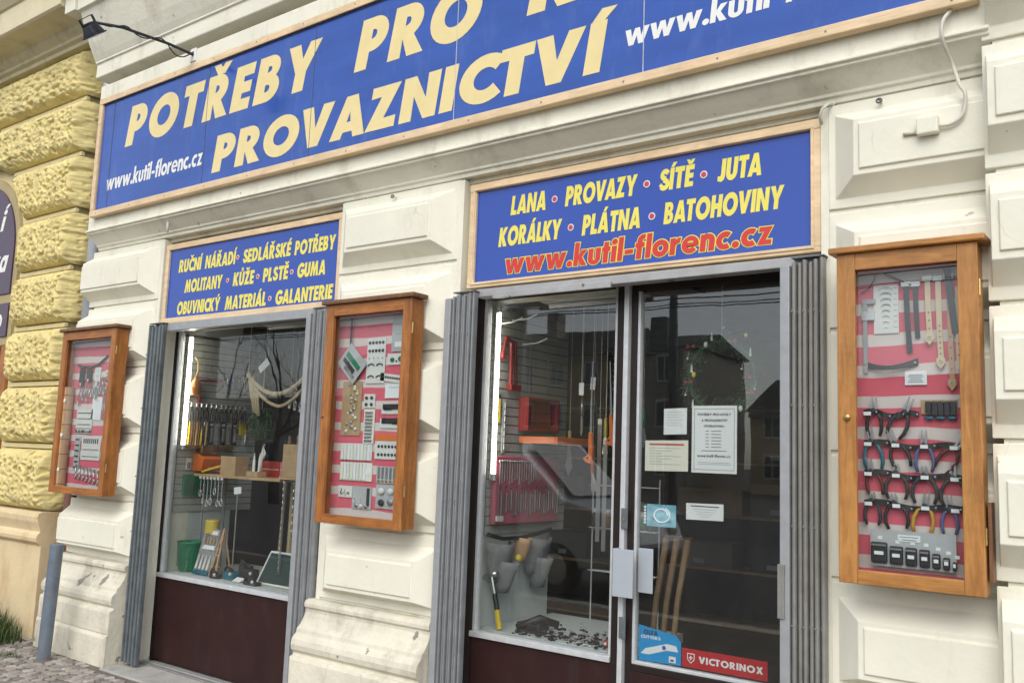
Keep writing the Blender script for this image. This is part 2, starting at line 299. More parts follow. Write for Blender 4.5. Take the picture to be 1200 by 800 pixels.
# mosaic cobbles near the shop foot
shapes = []
for k in range(6):
    rr = random.Random(k); n = 5+k % 3; pr = []
    for i in range(n):
        a = 2*math.pi*(i+rr.uniform(-.18,.18))/n; q = 0.042*rr.uniform(.9,1.08); pr.append((q*math.cos(a), q*math.sin(a)))
    mb = MB(); h = 0.012; n = len(pr)
    vs = [(x,y,-0.03) for x,y in pr]+[(x,y,h-.004) for x,y in pr]+[(x*.86,y*.86,h+rr.uniform(-.001,.001)) for x,y in pr]
    mb.add(vs, [(i,(i+1)%n,n+(i+1)%n,n+i) for i in range(n)]+[(n+i,n+(i+1)%n,2*n+(i+1)%n,2*n+i) for i in range(n)]+[tuple(range(2*n,3*n))])
    shapes.append(mb)
cm = [s.mesh('cobble', 'stone_cobble') for s in shapes]
spots = []
for j in range(34):
    for i in range(64):
        x = -8.95+i*0.078+(j % 2)*0.039+random.uniform(-.008,.008); y = -2.4+j*0.070+random.uniform(-.008,.008)
        if y > -0.17 and x > -7.5: continue
        if y > -0.24 and -6.42 < x < -4.3: continue
        if x > -4.0 or y > 0.0: continue
        spots.append((x, y))
def near(p): return (p[0]+6.6)**2*0.5+(p[1]+0.45)**2*2.2
spots.sort(key=near)
rest = MB()
for i, (x, y) in enumerate(spots):
    k = random.randrange(6); a = random.uniform(0, 6.28); s = random.uniform(.92, 1.06); dz = random.uniform(-.004, .003)
    if i < 300:
        o = link('cobble', cm[k], pav); o.location = (x, y, dz); o.rotation_euler = (0, 0, a); o.scale = (s, s, 1)
    else:
        c, q = math.cos(a)*s, math.sin(a)*s
        rest.add([(x+c*u-q*v, y+q*u+c*v, t+dz) for u, v, t in shapes[k].v], shapes[k].f)
stuff(rest.build('cobbles', 'stone_cobble', pav))
struct(B(-6.352, -4.34, -0.21, 0.26, -0.01, 0.014).build('doorstep', 'concrete', bev=0.006))
struct(B(-3.34, -1.27, -0.21, 0.26, -0.01, 0.016).build('doorstep', 'concrete', bev=0.006))
B(-6.35, -4.35, 0.10, 0.135, 0.0145, 0.030).build('gate_rail', 'alu', bpy.data.objects['doorstep'], bev=0.003)
B(-6.35, -4.35, 0.06, 0.085, 0.0145, 0.026).build('gate_rail', 'gate_grey', bpy.data.objects['doorstep'], bev=0.003)
# grass at the foot of the yellow wall
gb = MB()
for i in range(2600):
    x = random.gauss(-8.05, 0.28); y = -0.30+random.uniform(-.16, .14); hgt = random.uniform(.06, .30)*max(.25, 1-abs(x+8.1)*0.8)
    if x > -7.55: continue
    a = random.uniform(0, 6.28); ln = random.uniform(.02, .12); wd = 0.004
    d = Vector((math.cos(a), math.sin(a), 0)); s = Vector((-d.y, d.x, 0))*wd; p = Vector((x, y, -.005))
    q = p+d*ln*.4+Vector((0,0,hgt*.65)); r = p+d*ln+Vector((0,0,hgt))
    gb.add([p-s, p+s, q+s*.7, q-s*.7, r], [(0,1,2,3), (3,2,4)])
for i in range(160):
    x = random.gauss(-7.12, 0.09); y = -0.47+random.gauss(0, .05); hgt = random.uniform(.01, .05); a = random.uniform(0, 6.28)
    d = Vector((math.cos(a), math.sin(a), 0)); s = Vector((-d.y, d.x, 0))*.003; p = Vector((x, y, 0)); gb.add([p-s, p+s, p+d*.03+Vector((0,0,hgt))], [(0,1,2)])
tag(stuff(gb.build('grass', 'grass')), 'tuft of green grass at the foot of the yellow house wall', 'grass')

# ================================================================ cream shop building
SB = thing('shop_building', 'cream stucco house front with bossed blocks around the shop windows', 'building', (-4, 0.4, 0))
def wall(x0, x1, y0, y1, z0, z1, m='plaster', name='wall'): return B(x0, x1, y0, y1, z0, z1).build(name, m, SB)
JZ = [0.70, 1.15, 1.66, 2.17, 2.68, 3.16]
def block(x0, x1, z0, z1, y=0.0, d=0.085, cl=0.10, cr=0.10, cb=0.07, ct=0.055, mb=0.05, mt=0.045, ml=0.03, mr=0.03, rim=0.022, name='bossed_block', m='plaster_block'):
    """bossed stucco block: margin, chamfered boss, raised panel; front faces -y"""
    o = MB()
    def rect(a0, a1, b0, b1, yy): return [(a0,yy,b0),(a1,yy,b0),(a1,yy,b1),(a0,yy,b1)]
    rs = [rect(x0, x1, z0, z1, y+0.03), rect(x0, x1, z0, z1, y)]
    X0, X1, Z0, Z1 = x0+ml, x1-mr, z0+mb, z1-mt
    rs.append(rect(X0, X1, Z0, Z1, y-0.002))
    X0 += cl; X1 -= cr; Z0 += cb; Z1 -= ct
    rs.append(rect(X0, X1, Z0, Z1, y-d))
    X0 += rim if cl else 0; X1 -= rim; Z0 += rim; Z1 -= rim
    rs.append(rect(X0, X1, Z0, Z1, y-d+0.0005))
    rs.append(rect(X0+.003, X1-.003, Z0+.003, Z1-.003, y-d-0.010))
    vs = [p for r in rs for p in r]; fs = []
    for i in range(len(rs)-1):
        for k in range(4): fs.append((4*i+k, 4*i+(k+1)%4, 4*i+4+(k+1)%4, 4*i+4+k))
    n = 4*(len(rs)-1); fs.append((n, n+1, n+2, n+3))
    o.add(vs, fs)
    return o.build(name, m, SB, bev=0.0035)
PIL = [(-7.36, -6.36, 0.0), (-4.335, -3.36, 0.10), (-1.262, -0.55, 0.10)]
for i, (x0, x1, cl) in enumerate(PIL):
    wall(x0 if i else -7.30, x1, 0.012, 0.42, 0.0, 3.2)
    for a, b in zip(JZ[:-1], JZ[1:]):
        last = a == 0.70
        block(x0, x1, a+(0.016 if not last else 0.022), b-0.004, cl=cl if i else 0.0, ml=0.03 if i else 0.0, cr=0.10 if i < 2 else 0.02, mb=0.04, ct=0.06 if not last else .07, mt=.05 if not last else .06, cb=.07 if not last else .035)
# corner strips beside the openings (run past the blocks)
for x0, x1, zt in ((-6.36, -6.325, 3.155), (-4.37, -4.335, 2.49), (-3.36, -3.325, 3.155), (-1.297, -1.262, 3.155)):
    wall(x0, x1, 0.004, 0.160, 0.0, zt, 'plaster', 'reveal')
# plinths
PL = [(0.30,0.71),(-0.03,0.71),(-0.055,0.70),(-0.062,0.685),(-0.062,0.665),(-0.048,0.655),(-0.048,0.635),(-0.060,0.605),(-0.085,0.565),(-0.108,0.545),(-0.112,0.52),
      (-0.125,0.51),(-0.142,0.49),(-0.148,0.46),(-0.142,0.43),(-0.122,0.41),(-0.126,0.395),(-0.145,0.392),(-0.150,0.385),(-0.150,0.22),(-0.160,0.215),(-0.165,-0.02),(0.30,-0.02)]
for i, (x0, x1, cl) in enumerate(PIL):
    MB().prism_x(PL, x0-0.06, x1-0.025 if i < 2 else x1).build('plinth', 'plaster_plinth', SB, bev=0.006)
# stone joints of the plinth: the lower course is built of separate blocks set slightly proud
for i, (x0, x1, cl) in enumerate(PIL):
    n = 2 if i < 2 else 2; wv = (x1-x0+0.03)/n
    for k in range(n):
        a = x0-0.056+k*wv
        B(a+0.004, a+wv-0.004, -0.168-0.004*(k % 2), -0.12, -0.02, 0.215-0.003*k).build('plinth_stone', 'plaster_plinth', SB, bev=0.014)
        B(a+0.004+.1*(k==1), a+wv-0.004+.1*(k==0), -0.1535-0.004*(k % 2), -0.11, 0.224, 0.384).build('plinth_stone', 'plaster_plinth', SB, bev=0.010)
# walls over the openings and behind the signs
wall(-7.30, 0.2, 0.05, 0.42, 3.14, 6.6)
wall(-6.325, -4.37, 0.075, 0.42, 2.50, 3.13)
wall(-3.325, -1.297, 0.075, 0.42, 2.50, 3.13)
# entablature under the big sign: soffit cove, steps and fascia
EN = [(0.06,3.165),(0.0,3.165),(-0.004,3.19),(-0.018,3.192),(-0.020,3.205),(-0.055,3.235),(-0.095,3.272),(-0.112,3.277),(-0.112,3.290),(-0.128,3.293),(-0.128,3.306),(-0.105,3.312),(-0.105,4.395),(0.06,4.395)]
MB().prism_x(EN, -7.30, -0.61).build('entablature', 'plaster', SB, bev=0.003)
# cornice above the sign
CO = [(0.08,4.40),(-0.0,4.40),(-0.0,4.60),(-0.145,4.612),(-0.150,4.62),(-0.150,4.728),(-0.165,4.735),(-0.165,4.748),(-0.19,4.79),(-0.235,4.88),(-0.30,5.04),(-0.33,5.12),(-0.36,5.13),(-0.365,5.28),(-0.44,5.30),(-0.44,5.36),(0.08,5.40)]
MB().prism_x(CO, -7.32, -0.50).build('cornice', 'plaster', SB, bev=0.003)
B(-7.30, 0.2, 0.03, 0.0495, 5.42, 6.6).build('wall', 'plaster', SB)
# projecting pier on the right
for k in range(-1, 10):
    z0 = 0.70+0.508*k if k >= 0 else 0.0
    if k < 0: continue
    block(-0.640, 0.95, z0+0.016, z0+0.508-0.004, y=-0.10, cl=0.016, cr=0.1, ml=0.014, cb=0.085, ct=0.06, rim=0.028, d=0.095)
wall(-0.605, 0.92, -0.085, 0.42, 0.0, 6.6)
MB().prism_x([(y-0.11, z) for y, z in PL], -0.71, 1.0).build('plinth', 'plaster_plinth', SB, bev=0.006)
# wall continues to the right
wall(0.92, 6.0, 0.0, 0.42, 0.0, 6.6)
# interior shell of the shop
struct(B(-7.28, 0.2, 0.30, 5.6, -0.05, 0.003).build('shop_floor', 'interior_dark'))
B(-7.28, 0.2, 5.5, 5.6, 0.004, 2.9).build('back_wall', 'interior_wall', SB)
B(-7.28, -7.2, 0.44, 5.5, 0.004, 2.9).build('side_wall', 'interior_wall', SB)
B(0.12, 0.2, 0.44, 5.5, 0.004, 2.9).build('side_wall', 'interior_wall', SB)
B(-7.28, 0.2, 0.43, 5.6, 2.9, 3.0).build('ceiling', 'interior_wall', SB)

# ---- shop windows and door
GY = 0.20
def bar(x0, x1, z0, z1, y0=0.165, y1=0.235, m='brown_frame', name='frame_bar', par=None, bev=0.003): return B(x0, x1, y0, y1, z0, z1).build(name, m, par, bev=bev)
def shop_window(x0, x1, ztop, name, brown=0.045, right=True):
    w = B(x0-0.01, x1+0.01, 0.245, 0.26, 0.02, 0.60).build(name, 'brown_panel', SB)      # inner apron board carries the window
    bar(x0-brown, x0, 0.016, ztop+0.05, par=w); bar(x1, x1+brown, 0.016, ztop+0.05, par=w)
    bar(x0, x1, ztop+0.012, ztop+0.05, par=w)
    B(x0, x1, 0.172, 0.19, 0.03, 0.622).build('kick_panel', 'brown_panel', w, bev=0.003)
    bar(x0, x1, 0.622, 0.652, 0.155, 0.24, 'trim_white', 'sill', w)
    bar(x0, x0+0.022, 0.652, ztop+0.012, 0.18, 0.225, 'trim_white', 'trim', w); bar(x1-0.022, x1, 0.652, ztop+0.012, 0.18, 0.225, 'trim_white', 'trim', w)
    B(x0+0.010, x1-0.010, GY, GY+0.006, 0.645, ztop+0.02).build('pane', 'glass_window', w)
    return w
W1 = shop_window(-6.318, -4.42, 2.455, 'shop_window')
W2 = shop_window(-3.285, -2.395, 2.475, 'shop_window')
# mullion post between window and door
bar(-2.349, -2.322, 0.016, 2.55, 0.150, 0.24, 'trim_white', 'mullion', SB)
# door leaf
DR = B(-2.298, -1.50, 0.176, 0.222, 0.03, 0.60).build('door', 'brown_panel', SB, bev=0.003)
bar(-2.318, -2.285, 0.03, 2.50, 0.175, 0.226, 'brown_frame', 'stile', DR); bar(-1.525, -1.485, 0.03, 2.50, 0.175, 0.226, 'brown_frame', 'stile', DR)
bar(-2.285, -1.525, 0.601, 0.632, 0.175, 0.226, 'brown_frame', 'rail', DR); bar(-2.285, -1.525, 2.455, 2.50, 0.175, 0.226, 'brown_frame', 'rail', DR)
bar(-2.285, -2.270, 0.632, 2.455, 0.181, 0.22, 'trim_white', 'trim', DR); bar(-1.545, -1.525, 0.632, 2.455, 0.181, 0.22, 'trim_white', 'trim', DR); bar(-2.27, -1.545, 0.632, 0.648, 0.181, 0.22, 'trim_white', 'trim', DR)
B(-2.275, -1.54, GY, GY+0.006, 0.64, 2.46).build('pane', 'glass_window', DR)
bar(-1.485, -1.30, 0.016, 2.50, 0.19, 0.235, 'brown_frame', 'door_post', SB)
bar(-2.322, -1.30, 2.502, 2.56, 0.17, 0.24, 'brown_frame', 'door_head', SB)
for z0, z1 in ((1.27, 1.34), (0.75, 0.82)):
    B(-2.336, -2.300, 0.140, 0.150, z0, z1+0.03).build('lock_plate', 'gate_dark', DR, bev=0.003)
ph = B(-2.345, -2.232, 0.085, 0.093, 0.952, 1.178).build('push_handle', 'alu_panel', DR, bev=0.002)
B(-2.345, -2.337, 0.0935, 0.149, 0.952, 1.178).build('return_plate', 'alu_panel', ph)
B(-2.245, -2.165, 0.158, 0.164, 0.975, 1.185).build('inner_handle', 'alu_panel', DR, bev=0.002)
MB().lathe([(0.006,0),(0.006,0.004)], (-2.318,0.1395,1.315), 10, 'y').build('keyhole', 'brass', DR)
# header rails the folding gates run on
B(-6.20, -4.37, -0.012, 0.060, 2.435, 2.495).build('gate_rail', 'gate_light', SB, bev=0.004)
B(-3.20, -1.30, -0.004, 0.070, 2.463, 2.508).build('gate_rail', 'rusty_rail', SB, bev=0.004)
B(-3.07, -2.33, -0.022, -0.006, 2.445, 2.478).build('gate_rail', 'rusty_rail', SB, bev=0.003)

# ================================================================ neighbouring yellow house
YB = thing('yellow_house', 'yellow neighbouring house with rough vermiculated stone pier beside an arched doorway', 'building', (-8.2, 0.4, 0))
YG = [1.0, 1.55, 2.08, 2.575, 3.07, 3.57, 4.07, 4.57, 5.03]
ACX, ACZ = -9.42, 3.33
def ringx(z, r):
    dz = z-ACZ
    if dz <= 0: return ACX+r
    return ACX+math.sqrt(max(0.0, r*r-dz*dz))
def rough_stone(z0, z1, i):
    """one vermiculated boss: grid of points, worm-like pits cut by noise, rounded ends"""
    nx, nz = 150, 78; d = 0.115; xr = -7.66; vs = []; big = i < 2
    for b in range(nz+1):
        v = b/nz; z = z0+0.022+(z1-z0-0.055)*v
        xl = max(ringx(z, 0.86), ringx((z0+z1)/2, 0.86)-0.12) if z1 > 3.6 else -8.60
        if z0 > 4.5: xl = -10.6
        for a in range(nx+1):
            u = a/nx; x = xl+(xr-xl)*u
            ev = min(v, 1-v)/0.24; eu = min(1.0, u*(xr-xl)/0.14); er = min(1.0, (1-u)*(xr-xl)/0.05)
            ez = math.sqrt(max(0, 1-(1-min(1, ev))**2)); ex = math.sqrt(max(0, 1-(1-eu)**2)); ex2 = math.sqrt(max(0, 1-(1-er)**2))
            bulge = d*min(ez, 1)*ex*(0.35+0.65*ex2)
            p = Vector((x*21+i*7.1, i*3.3, z*19))
            if big: p = Vector((x*15+z*5+i*7, i*2, z*17-x*6))
            n1 = noise.noise(p); w = 1-abs(n1)*2.6                      # ridged noise: worm tracks
            pit = max(0.0, 0.40-w)*0.04 if not big else max(0, .5-w)*.055
            n2 = noise.cell_vector(p*1.1).x
            f = min(1, ez*1.2)*ex
            y = -0.015-bulge+pit*f+0.006*noise.noise(p*2.3)*f
            # pits like cells
            dist = noise.voronoi(p*1.05)[0]; y += f*0.019*(1.0 if dist[0] < 0.22 else max(0, 1-(dist[0]-.22)*4.5))
            vs.append((x, y, z))
    fs = []
    for b in range(nz):
        for a in range(nx):
            q = b*(nx+1)+a; fs.append((q, q+1, q+nx+2, q+nx+1))
    # returns: right side of the boss into the wall
    base = len(vs)
    ns = 20
    for b in range(nz+1):
        p0 = Vector(vs[b*(nx+1)+nx])
        for k in range(1, ns+1):
            t = k/ns; pp = Vector((p0.x*13+t*6, 5+i, p0.z*19)); dd = noise.voronoi(pp*1.1)[0][0]
            vs.append((p0.x+0.035*math.sin(min(1, t*3)*math.pi/2)*min(1, min(b, nz-b)/6)-(0.020*max(0, 1-dd*2.2)), p0.y+t*(0.30-p0.y), p0.z))
    for b in range(nz):
        for k in range(ns):
            a0 = b*(nx+1)+nx if k == 0 else base+b*ns+k-1; a1 = (b+1)*(nx+1)+nx if k == 0 else base+(b+1)*ns+k-1
            fs.append((a0, base+b*ns+k, base+(b+1)*ns+k, a1))
    return MB().add(vs, fs).build('rusticated_stone', 'yellow', YB, smooth=True)
for i, (a, b) in enumerate(zip(YG[:-1], YG[1:])): rough_stone(a, b, i)
# pier behind the stones, with flat bands in the joints
def arch_wall(y0, y1, r, m, name):
    pr = [(-7.70, 0.0), (-7.70, 5.05), (-12.5, 5.05), (-12.5, 0.0), (ACX-r, 0.0)]
    for k in range(0, 25): a = math.pi-math.pi*k/24; pr.append((ACX+r*math.cos(a), ACZ+r*math.sin(a)))
    pr.append((ACX+r, 0.0))
    return MB().prism_y(pr, y0, y1).build(name, m, YB)
arch_wall(0.0, 0.35, 0.74, 'yellow_smooth', 'wall')
for z in YG[1:-1]: B(-8.58 if z < 3.6 else max(-9.3, ringx(z, 0.90)), -7.675, -0.038, 0.0, z-0.026, z+0.012).build('joint_band', 'yellow_smooth', YB, bev=0.006)
# plinth of the yellow house
YP = [(0.35,1.01),(-0.075,1.01),(-0.10,1.0),(-0.11,0.97),(-0.105,0.93),(-0.085,0.88),(-0.075,0.85),(-0.095,0.83),(-0.105,0.80),(-0.10,0.77),(-0.07,0.745),(-0.06,0.735),(-0.06,-0.02),(0.35,-0.02)]
MB().prism_x(YP, -8.66, -7.66).build('plinth', 'ochre', YB, bev=0.004)
# cornice of the yellow house
YC = [(0.35,5.03),(-0.10,5.03),(-0.105,5.06),(-0.14,5.075),(-0.145,5.10),(-0.19,5.13),(-0.20,5.16),(-0.26,5.18),(-0.40,5.20),(-0.42,5.215),(-0.42,5.43),(-0.44,5.44),(-0.49,5.50),(-0.56,5.62),(-0.57,5.66),(0.35,5.70)]
MB().prism_x(YC, -13.0, -7.50).build('cornice', 'cornice_yellow', YB, bev=0.003)
B(-12.5, -7.6, 0.02, 0.35, 5.705, 6.6).build('wall', 'yellow_smooth', YB)
MB().prism_x([(y-0.02, z) for y, z in CO[12:]]+[(0.08,5.13)], -7.49, -7.325).build('cornice', 'plaster', SB, bev=0.003)
# recessed brown side strip in the gap between the two houses
B(-7.66, -7.30, 0.16, 0.30, 0.0, 6.4).build('gap_wall', 'pipe_red', YB)
# doorway under the arch: wooden frame and double door
DW = B(-10.15, -8.70, 0.14, 0.18, 0.0, 2.45).build('doorway', 'wood_dark', YB)
B(-8.82, -8.67, -0.03, 0.139, 0.0, 2.45).build('door_frame', 'cab_wood', DW, bev=0.006)
for k in range(3): B(-10.05+k*.40, -9.71+k*.40, 0.11, 0.1395, 0.4, 2.2).build('door_panel', 'cab_wood', DW, bev=0.01)

# ================================================================ drainpipe, bollard
dp = thing('drainpipe', 'slim drainpipe in the gap between the yellow and the cream house', 'drainpipe', (-7.47, 0.06, 0))
MB().tube([(-7.47,0.06,1.9),(-7.47,0.06,6.3)], 0.058, 14).build('upper_pipe', 'pipe_pale', dp, smooth=True)
MB().tube([(-7.46,0.05,0.0),(-7.46,0.05,1.89)], 0.050, 14).build('lower_pipe', 'pipe_red', dp, smooth=True)
for z in (0.9, 1.86, 3.4, 5.0): MB().lathe([(0.066,-.018),(0.069,-.012),(0.069,.012),(0.066,.018)], (-7.465,0.055,z), 14).build('clamp', 'pipe_red' if z < 2 else 'pipe_pale', dp)
bo = thing('bollard', 'leaning grey steel bollard on the cobbles by the pilaster foot', 'bollard', (-6.83, -0.37, 0))
MB().tube([(-6.835,-0.37,-0.03),(-6.79,-0.37,0.845)], 0.047, 18).build('post', 'bollard_grey', bo, smooth=False, bev=0.006)
MB().lathe([(0.07,-0.012),(0.066,0.012),(0.05,0.022)], (-6.833,-0.37,0.0), 18).build('collar', 'mortar', bo)
# ================================================================ lettering: heavy geometric capitals drawn as outlines
def arc(cx, cy, rx, ry, a0, a1, n=10):
    return [(cx+rx*math.cos(math.radians(a0+(a1-a0)*i/n)), cy+ry*math.sin(math.radians(a0+(a1-a0)*i/n))) for i in range(n+1)]
def ell(cx, cy, rx, ry, n=28): return arc(cx, cy, rx, ry, 0, 360-360/n, n-1)
def stroke(pts, t):
    L_, R_ = [], []; n = len(pts)
    for i, p in enumerate(pts):
        a = pts[max(0, i-1)]; b = pts[min(n-1, i+1)]; dx, dy = b[0]-a[0], b[1]-a[1]; l = math.hypot(dx, dy) or 1
        L_.append((p[0]-dy/l*t/2, p[1]+dx/l*t/2)); R_.append((p[0]+dy/l*t/2, p[1]-dx/l*t/2))
    return L_+R_[::-1]
S = 0.235; HB = 0.20
SPATH = arc(.335,.735,.195,.165,20,270,12)+arc(.335,.275,.225,.175,90,-165,13)[0:]
def G(ch):
    """glyph -> (advance width, contours); cap height 1, x-height .70"""
    if ch == 'A': return .84, [[(0,0),(.24,0),(.285,.16),(.555,.16),(.60,0),(.84,0),(.55,1),(.29,1)], [(.335,.34),(.505,.34),(.42,.68)]]
    if ch == 'B': return .64, [[(0,0)]+[(.32,0)]+arc(.33,.285,.31,.285,-90,62,10)+arc(.31,.745,.27,.255,-48,90,10)+[(0,1)], [(S,.17)]+arc(.31,.285,.115,.115,-90,90,8)+[(S,.40)], [(S,.60)]+arc(.30,.72,.10,.10,-90,90,8)+[(S,.82)]]
    if ch == 'C': return .72, [arc(.50,.5,.50,.52,48,312,22)[0:]+arc(.50,.5,.255,.285,-42,-318,22)]
    if ch == 'D': return .78, [[(0,0),(.28,0)]+arc(.29,.5,.49,.5,-90,90,16)+[(0,1)], [(S,.20)]+arc(.28,.5,.25,.30,-90,90,14)+[(S,.80)]]
    if ch == 'E': return .52, [[(0,0),(.52,0),(.52,.205),(S,.205),(S,.40),(.49,.40),(.49,.60),(S,.60),(S,.795),(.52,.795),(.52,1),(0,1)]]
    if ch == 'F': return .50, [[(0,0),(S,0),(S,.39),(.48,.39),(.48,.59),(S,.59),(S,.795),(.50,.795),(.50,1),(0,1)]]
    if ch == 'G': return .88, [arc(.50,.5,.50,.52,42,360,26)+[(1.0*.88,.5),(.88,.56),(.48,.56),(.48,.37),(.64,.37)]+arc(.50,.5,.255,.285,-40,-318,20)]
    if ch == 'H': return .72, [[(0,0),(S,0),(S,.38),(.485,.38),(.485,0),(.72,0),(.72,1),(.485,1),(.485,.61),(S,.61),(S,1),(0,1)]]
    if ch == 'I': return S, [[(0,0),(S,0),(S,1),(0,1)]]
    if ch == 'J': return .44, [[(.205,1),(.44,1),(.44,.26)]+arc(.20,.24,.24,.26,0,-95,9)+[(0.0,.03),(.0,.22)]+arc(.10,.30,.105,.09,-90,0,6)]
    if ch == 'K': return .76, [[(0,0),(S,0),(S,.40),(.455,0),(.76,0),(.42,.54),(.73,1),(.445,1),(S,.66),(S,1),(0,1)]]
    if ch == 'L': return .48, [[(0,0),(.48,0),(.48,.21),(S,.21),(S,1),(0,1)]]
    if ch == 'M': return .98, [[(0,0),(.23,0),(.285,.55),(.43,0),(.55,0),(.695,.55),(.75,0),(.98,0),(.85,1),(.63,1),(.49,.48),(.35,1),(.13,1)]]
    if ch == 'N': return .78, [[(0,0),(S,0),(S,.60),(.545,0),(.78,0),(.78,1),(.545,1),(.545,.40),(S,1),(0,1)]]
    if ch == 'O': return 1.0, [ell(.5,.5,.5,.525), ell(.5,.5,.255,.285)]
    if ch == 'P': return .62, [[(0,0),(S,0),(S,.35)]+arc(.30,.675,.32,.325,-90,90,12)+[(0,1)], [(S,.545)]+arc(.285,.675,.12,.13,-90,90,8)+[(S,.805)]]
    if ch == 'R': return .70, [[(0,0),(S,0),(S,.40),(.43,0),(.73,0),(.455,.40)]+arc(.31,.69,.31,.31,-52,90,11)+[(0,1)], [(S,.56)]+arc(.29,.69,.11,.12,-90,90,8)+[(S,.81)]]
    if ch == 'S': return .60, [stroke([(.515,.80)]+SPATH+[(.075,.18)], .21)]
    if ch == 'T': return .60, [[(.18,0),(.42,0),(.42,.79),(.60,.79),(.60,1),(0,1),(0,.79),(.18,.79)]]
    if ch == 'U': return .70, [[(0,1),(0,.34)]+arc(.35,.34,.35,.36,180,360,16)+[(.70,1),(.465,1),(.465,.36)]+arc(.35,.35,.115,.15,0,-180,10)+[(S,1)]]
    if ch == 'V': return .82, [[(.29,0),(.53,0),(.82,1),(.57,1),(.41,.40),(.25,1),(0,1)]]
    if ch == 'X': return .80, [[(0,0),(.28,0),(.40,.26),(.52,0),(.80,0),(.55,.51),(.78,1),(.51,1),(.40,.76),(.29,1),(.02,1),(.25,.51)]]
    if ch == 'Y': return .82, [[(.29,0),(.53,0),(.53,.40),(.82,1),(.56,1),(.41,.64),(.26,1),(0,1),(.29,.40)]]
    if ch == 'Z': return .68, [[(0,0),(.66,0),(.66,.205),(.36,.205),(.68,1),(.05,1),(.05,.795),(.31,.795)]]
    if ch == '&': return .5, [[(0,0),(.2,0),(.2,1),(0,1)]]
    if ch == 'w': return 1.0, [[(.20,0),(.40,0),(.50,.38),(.60,0),(.80,0),(1.0,.70),(.77,.70),(.69,.33),(.60,.70),(.40,.70),(.31,.33),(.23,.70),(0,.70)]]
    if ch == 'k': return .62, [[(0,0),(.21,0),(.21,.30),(.36,0),(.62,0),(.37,.39),(.60,.70),(.35,.70),(.21,.46),(.21,1.06),(0,1.06)]]
    if ch == 'u': return .56, [[(0,.70),(0,.24)]+arc(.28,.24,.28,.26,180,360,14)+[(.56,.70),(.35,.70),(.35,.26)]+arc(.28,.25,.07,.09,0,-180,8)+[(.21,.70)]]
    if ch == 't': return .36, [[(.07,0),(.28,0),(.28,.52),(.36,.52),(.36,.70),(.28,.70),(.28,.92),(.07,.92),(.07,.70),(0,.70),(0,.52),(.07,.52)]]
    if ch == 'i': return .23, [[(0.01,0),(.22,0),(.22,.70),(.01,.70)], ell(.115,.90,.125,.125,14)]
    if ch == 'l': return .21, [[(0,0),(.21,0),(.21,1.06),(0,1.06)]]
    if ch == 'f': return .40, [[(.07,0),(.28,0),(.28,.52),(.38,.52),(.38,.70),(.28,.70)]+arc(.38,.79,.10,.09,180,90,5)+[(.40,1.06)]+arc(.34,.80,.27,.26,90,175,6)+[(.07,.70),(0,.70),(0,.52),(.07,.52)]]
    if ch == 'o': return .68, [ell(.34,.35,.34,.365,22), ell(.34,.35,.135,.165,16)]
    if ch == 'r': return .42, [[(0,0),(.21,0),(.21,.34)]+arc(.36,.34,.15,.15,180,80,6)+[(.42,.70)]+arc(.40,.45,.22,.26,90,150,4)+[(.21,.56),(.21,.70),(0,.70)]]
    if ch == 'e': return .68, [arc(.34,.35,.34,.365,0,318,22)+[(.52,.19)]+arc(.34,.35,.15,.17,-50,-170,8)+[(.19,.29),(.68,.29)], [(.20,.42)]+arc(.34,.42,.14,.13,180,0,8)]
    if ch == 'n': return .56, [[(0,0),(.21,0),(.21,.42)]+arc(.28,.42,.07,.10,180,0,8)+[(.35,0),(.56,0),(.56,.44)]+arc(.30,.44,.26,.275,0,110,10)+[(.21,.63),(.21,.70),(0,.70)]]
    if ch == 'c': return .56, [arc(.34,.35,.34,.365,55,305,16)+arc(.34,.35,.135,.165,-50,-310,16)]
    if ch == 'z': return .50, [[(0,0),(.50,0),(.50,.17),(.28,.17),(.50,.70),(.03,.70),(.03,.53),(.22,.53)]]
    if ch == 'a': return .62, [[(.42,.70),(.42,.64)]+arc(.30,.35,.30,.365,62,298,16)+[(.42,.06),(.42,0),(.62,0),(.62,.70)], ell(.31,.35,.11,.17,12)]
    if ch == 'd': return .6, [[(0,.35),(.1,.05),(.3,-.01),(.4,0),(.6,0),(.6,1.06),(.4,1.06),(.4,.68),(.2,.70)]]
    if ch == 'b': return .6, [[(0,0),(.4,-.01),(.58,.2),(.58,.5),(.4,.7),(.2,.66),(.2,1.06),(0,1.06)]]
    if ch == '.': return .26, [ell(.13,.13,.13,.13,16)]
    if ch == ':': return .26, [ell(.13,.13,.13,.13,10), ell(.13,.55,.13,.13,10)]
    if ch == '-': return .42, [[(.03,.28),(.39,.28),(.39,.45),(.03,.45)]]
    if ch in '0': return .62, [ell(.31,.5,.31,.51,18), ell(.31,.5,.11,.3,14)]
    if ch in '1': return .34, [[(.12,0),(.34,0),(.34,1),(.0,1),(.0,.82),(.12,.82)]]
    if ch in '23456789': return .56, [[(0,0),(.56,0),(.56,.2),(.3,.2),(.56,.6),(.56,1),(0,1),(0,.8),(.32,.8),(0,.3)]]
    return .3, []
ACC = {'Á': ('A','acute'), 'Í': ('I','acute'), 'Ý': ('Y','acute'), 'É': ('E','acute'), 'Ř': ('R','caron'), 'Ě': ('E','caron'), 'Č': ('C','caron'), 'Š': ('S','caron'), 'Ž': ('Z','caron'), 'Ň': ('N','caron'), 'Ů': ('U','ring'), 'í': ('i','acute')}
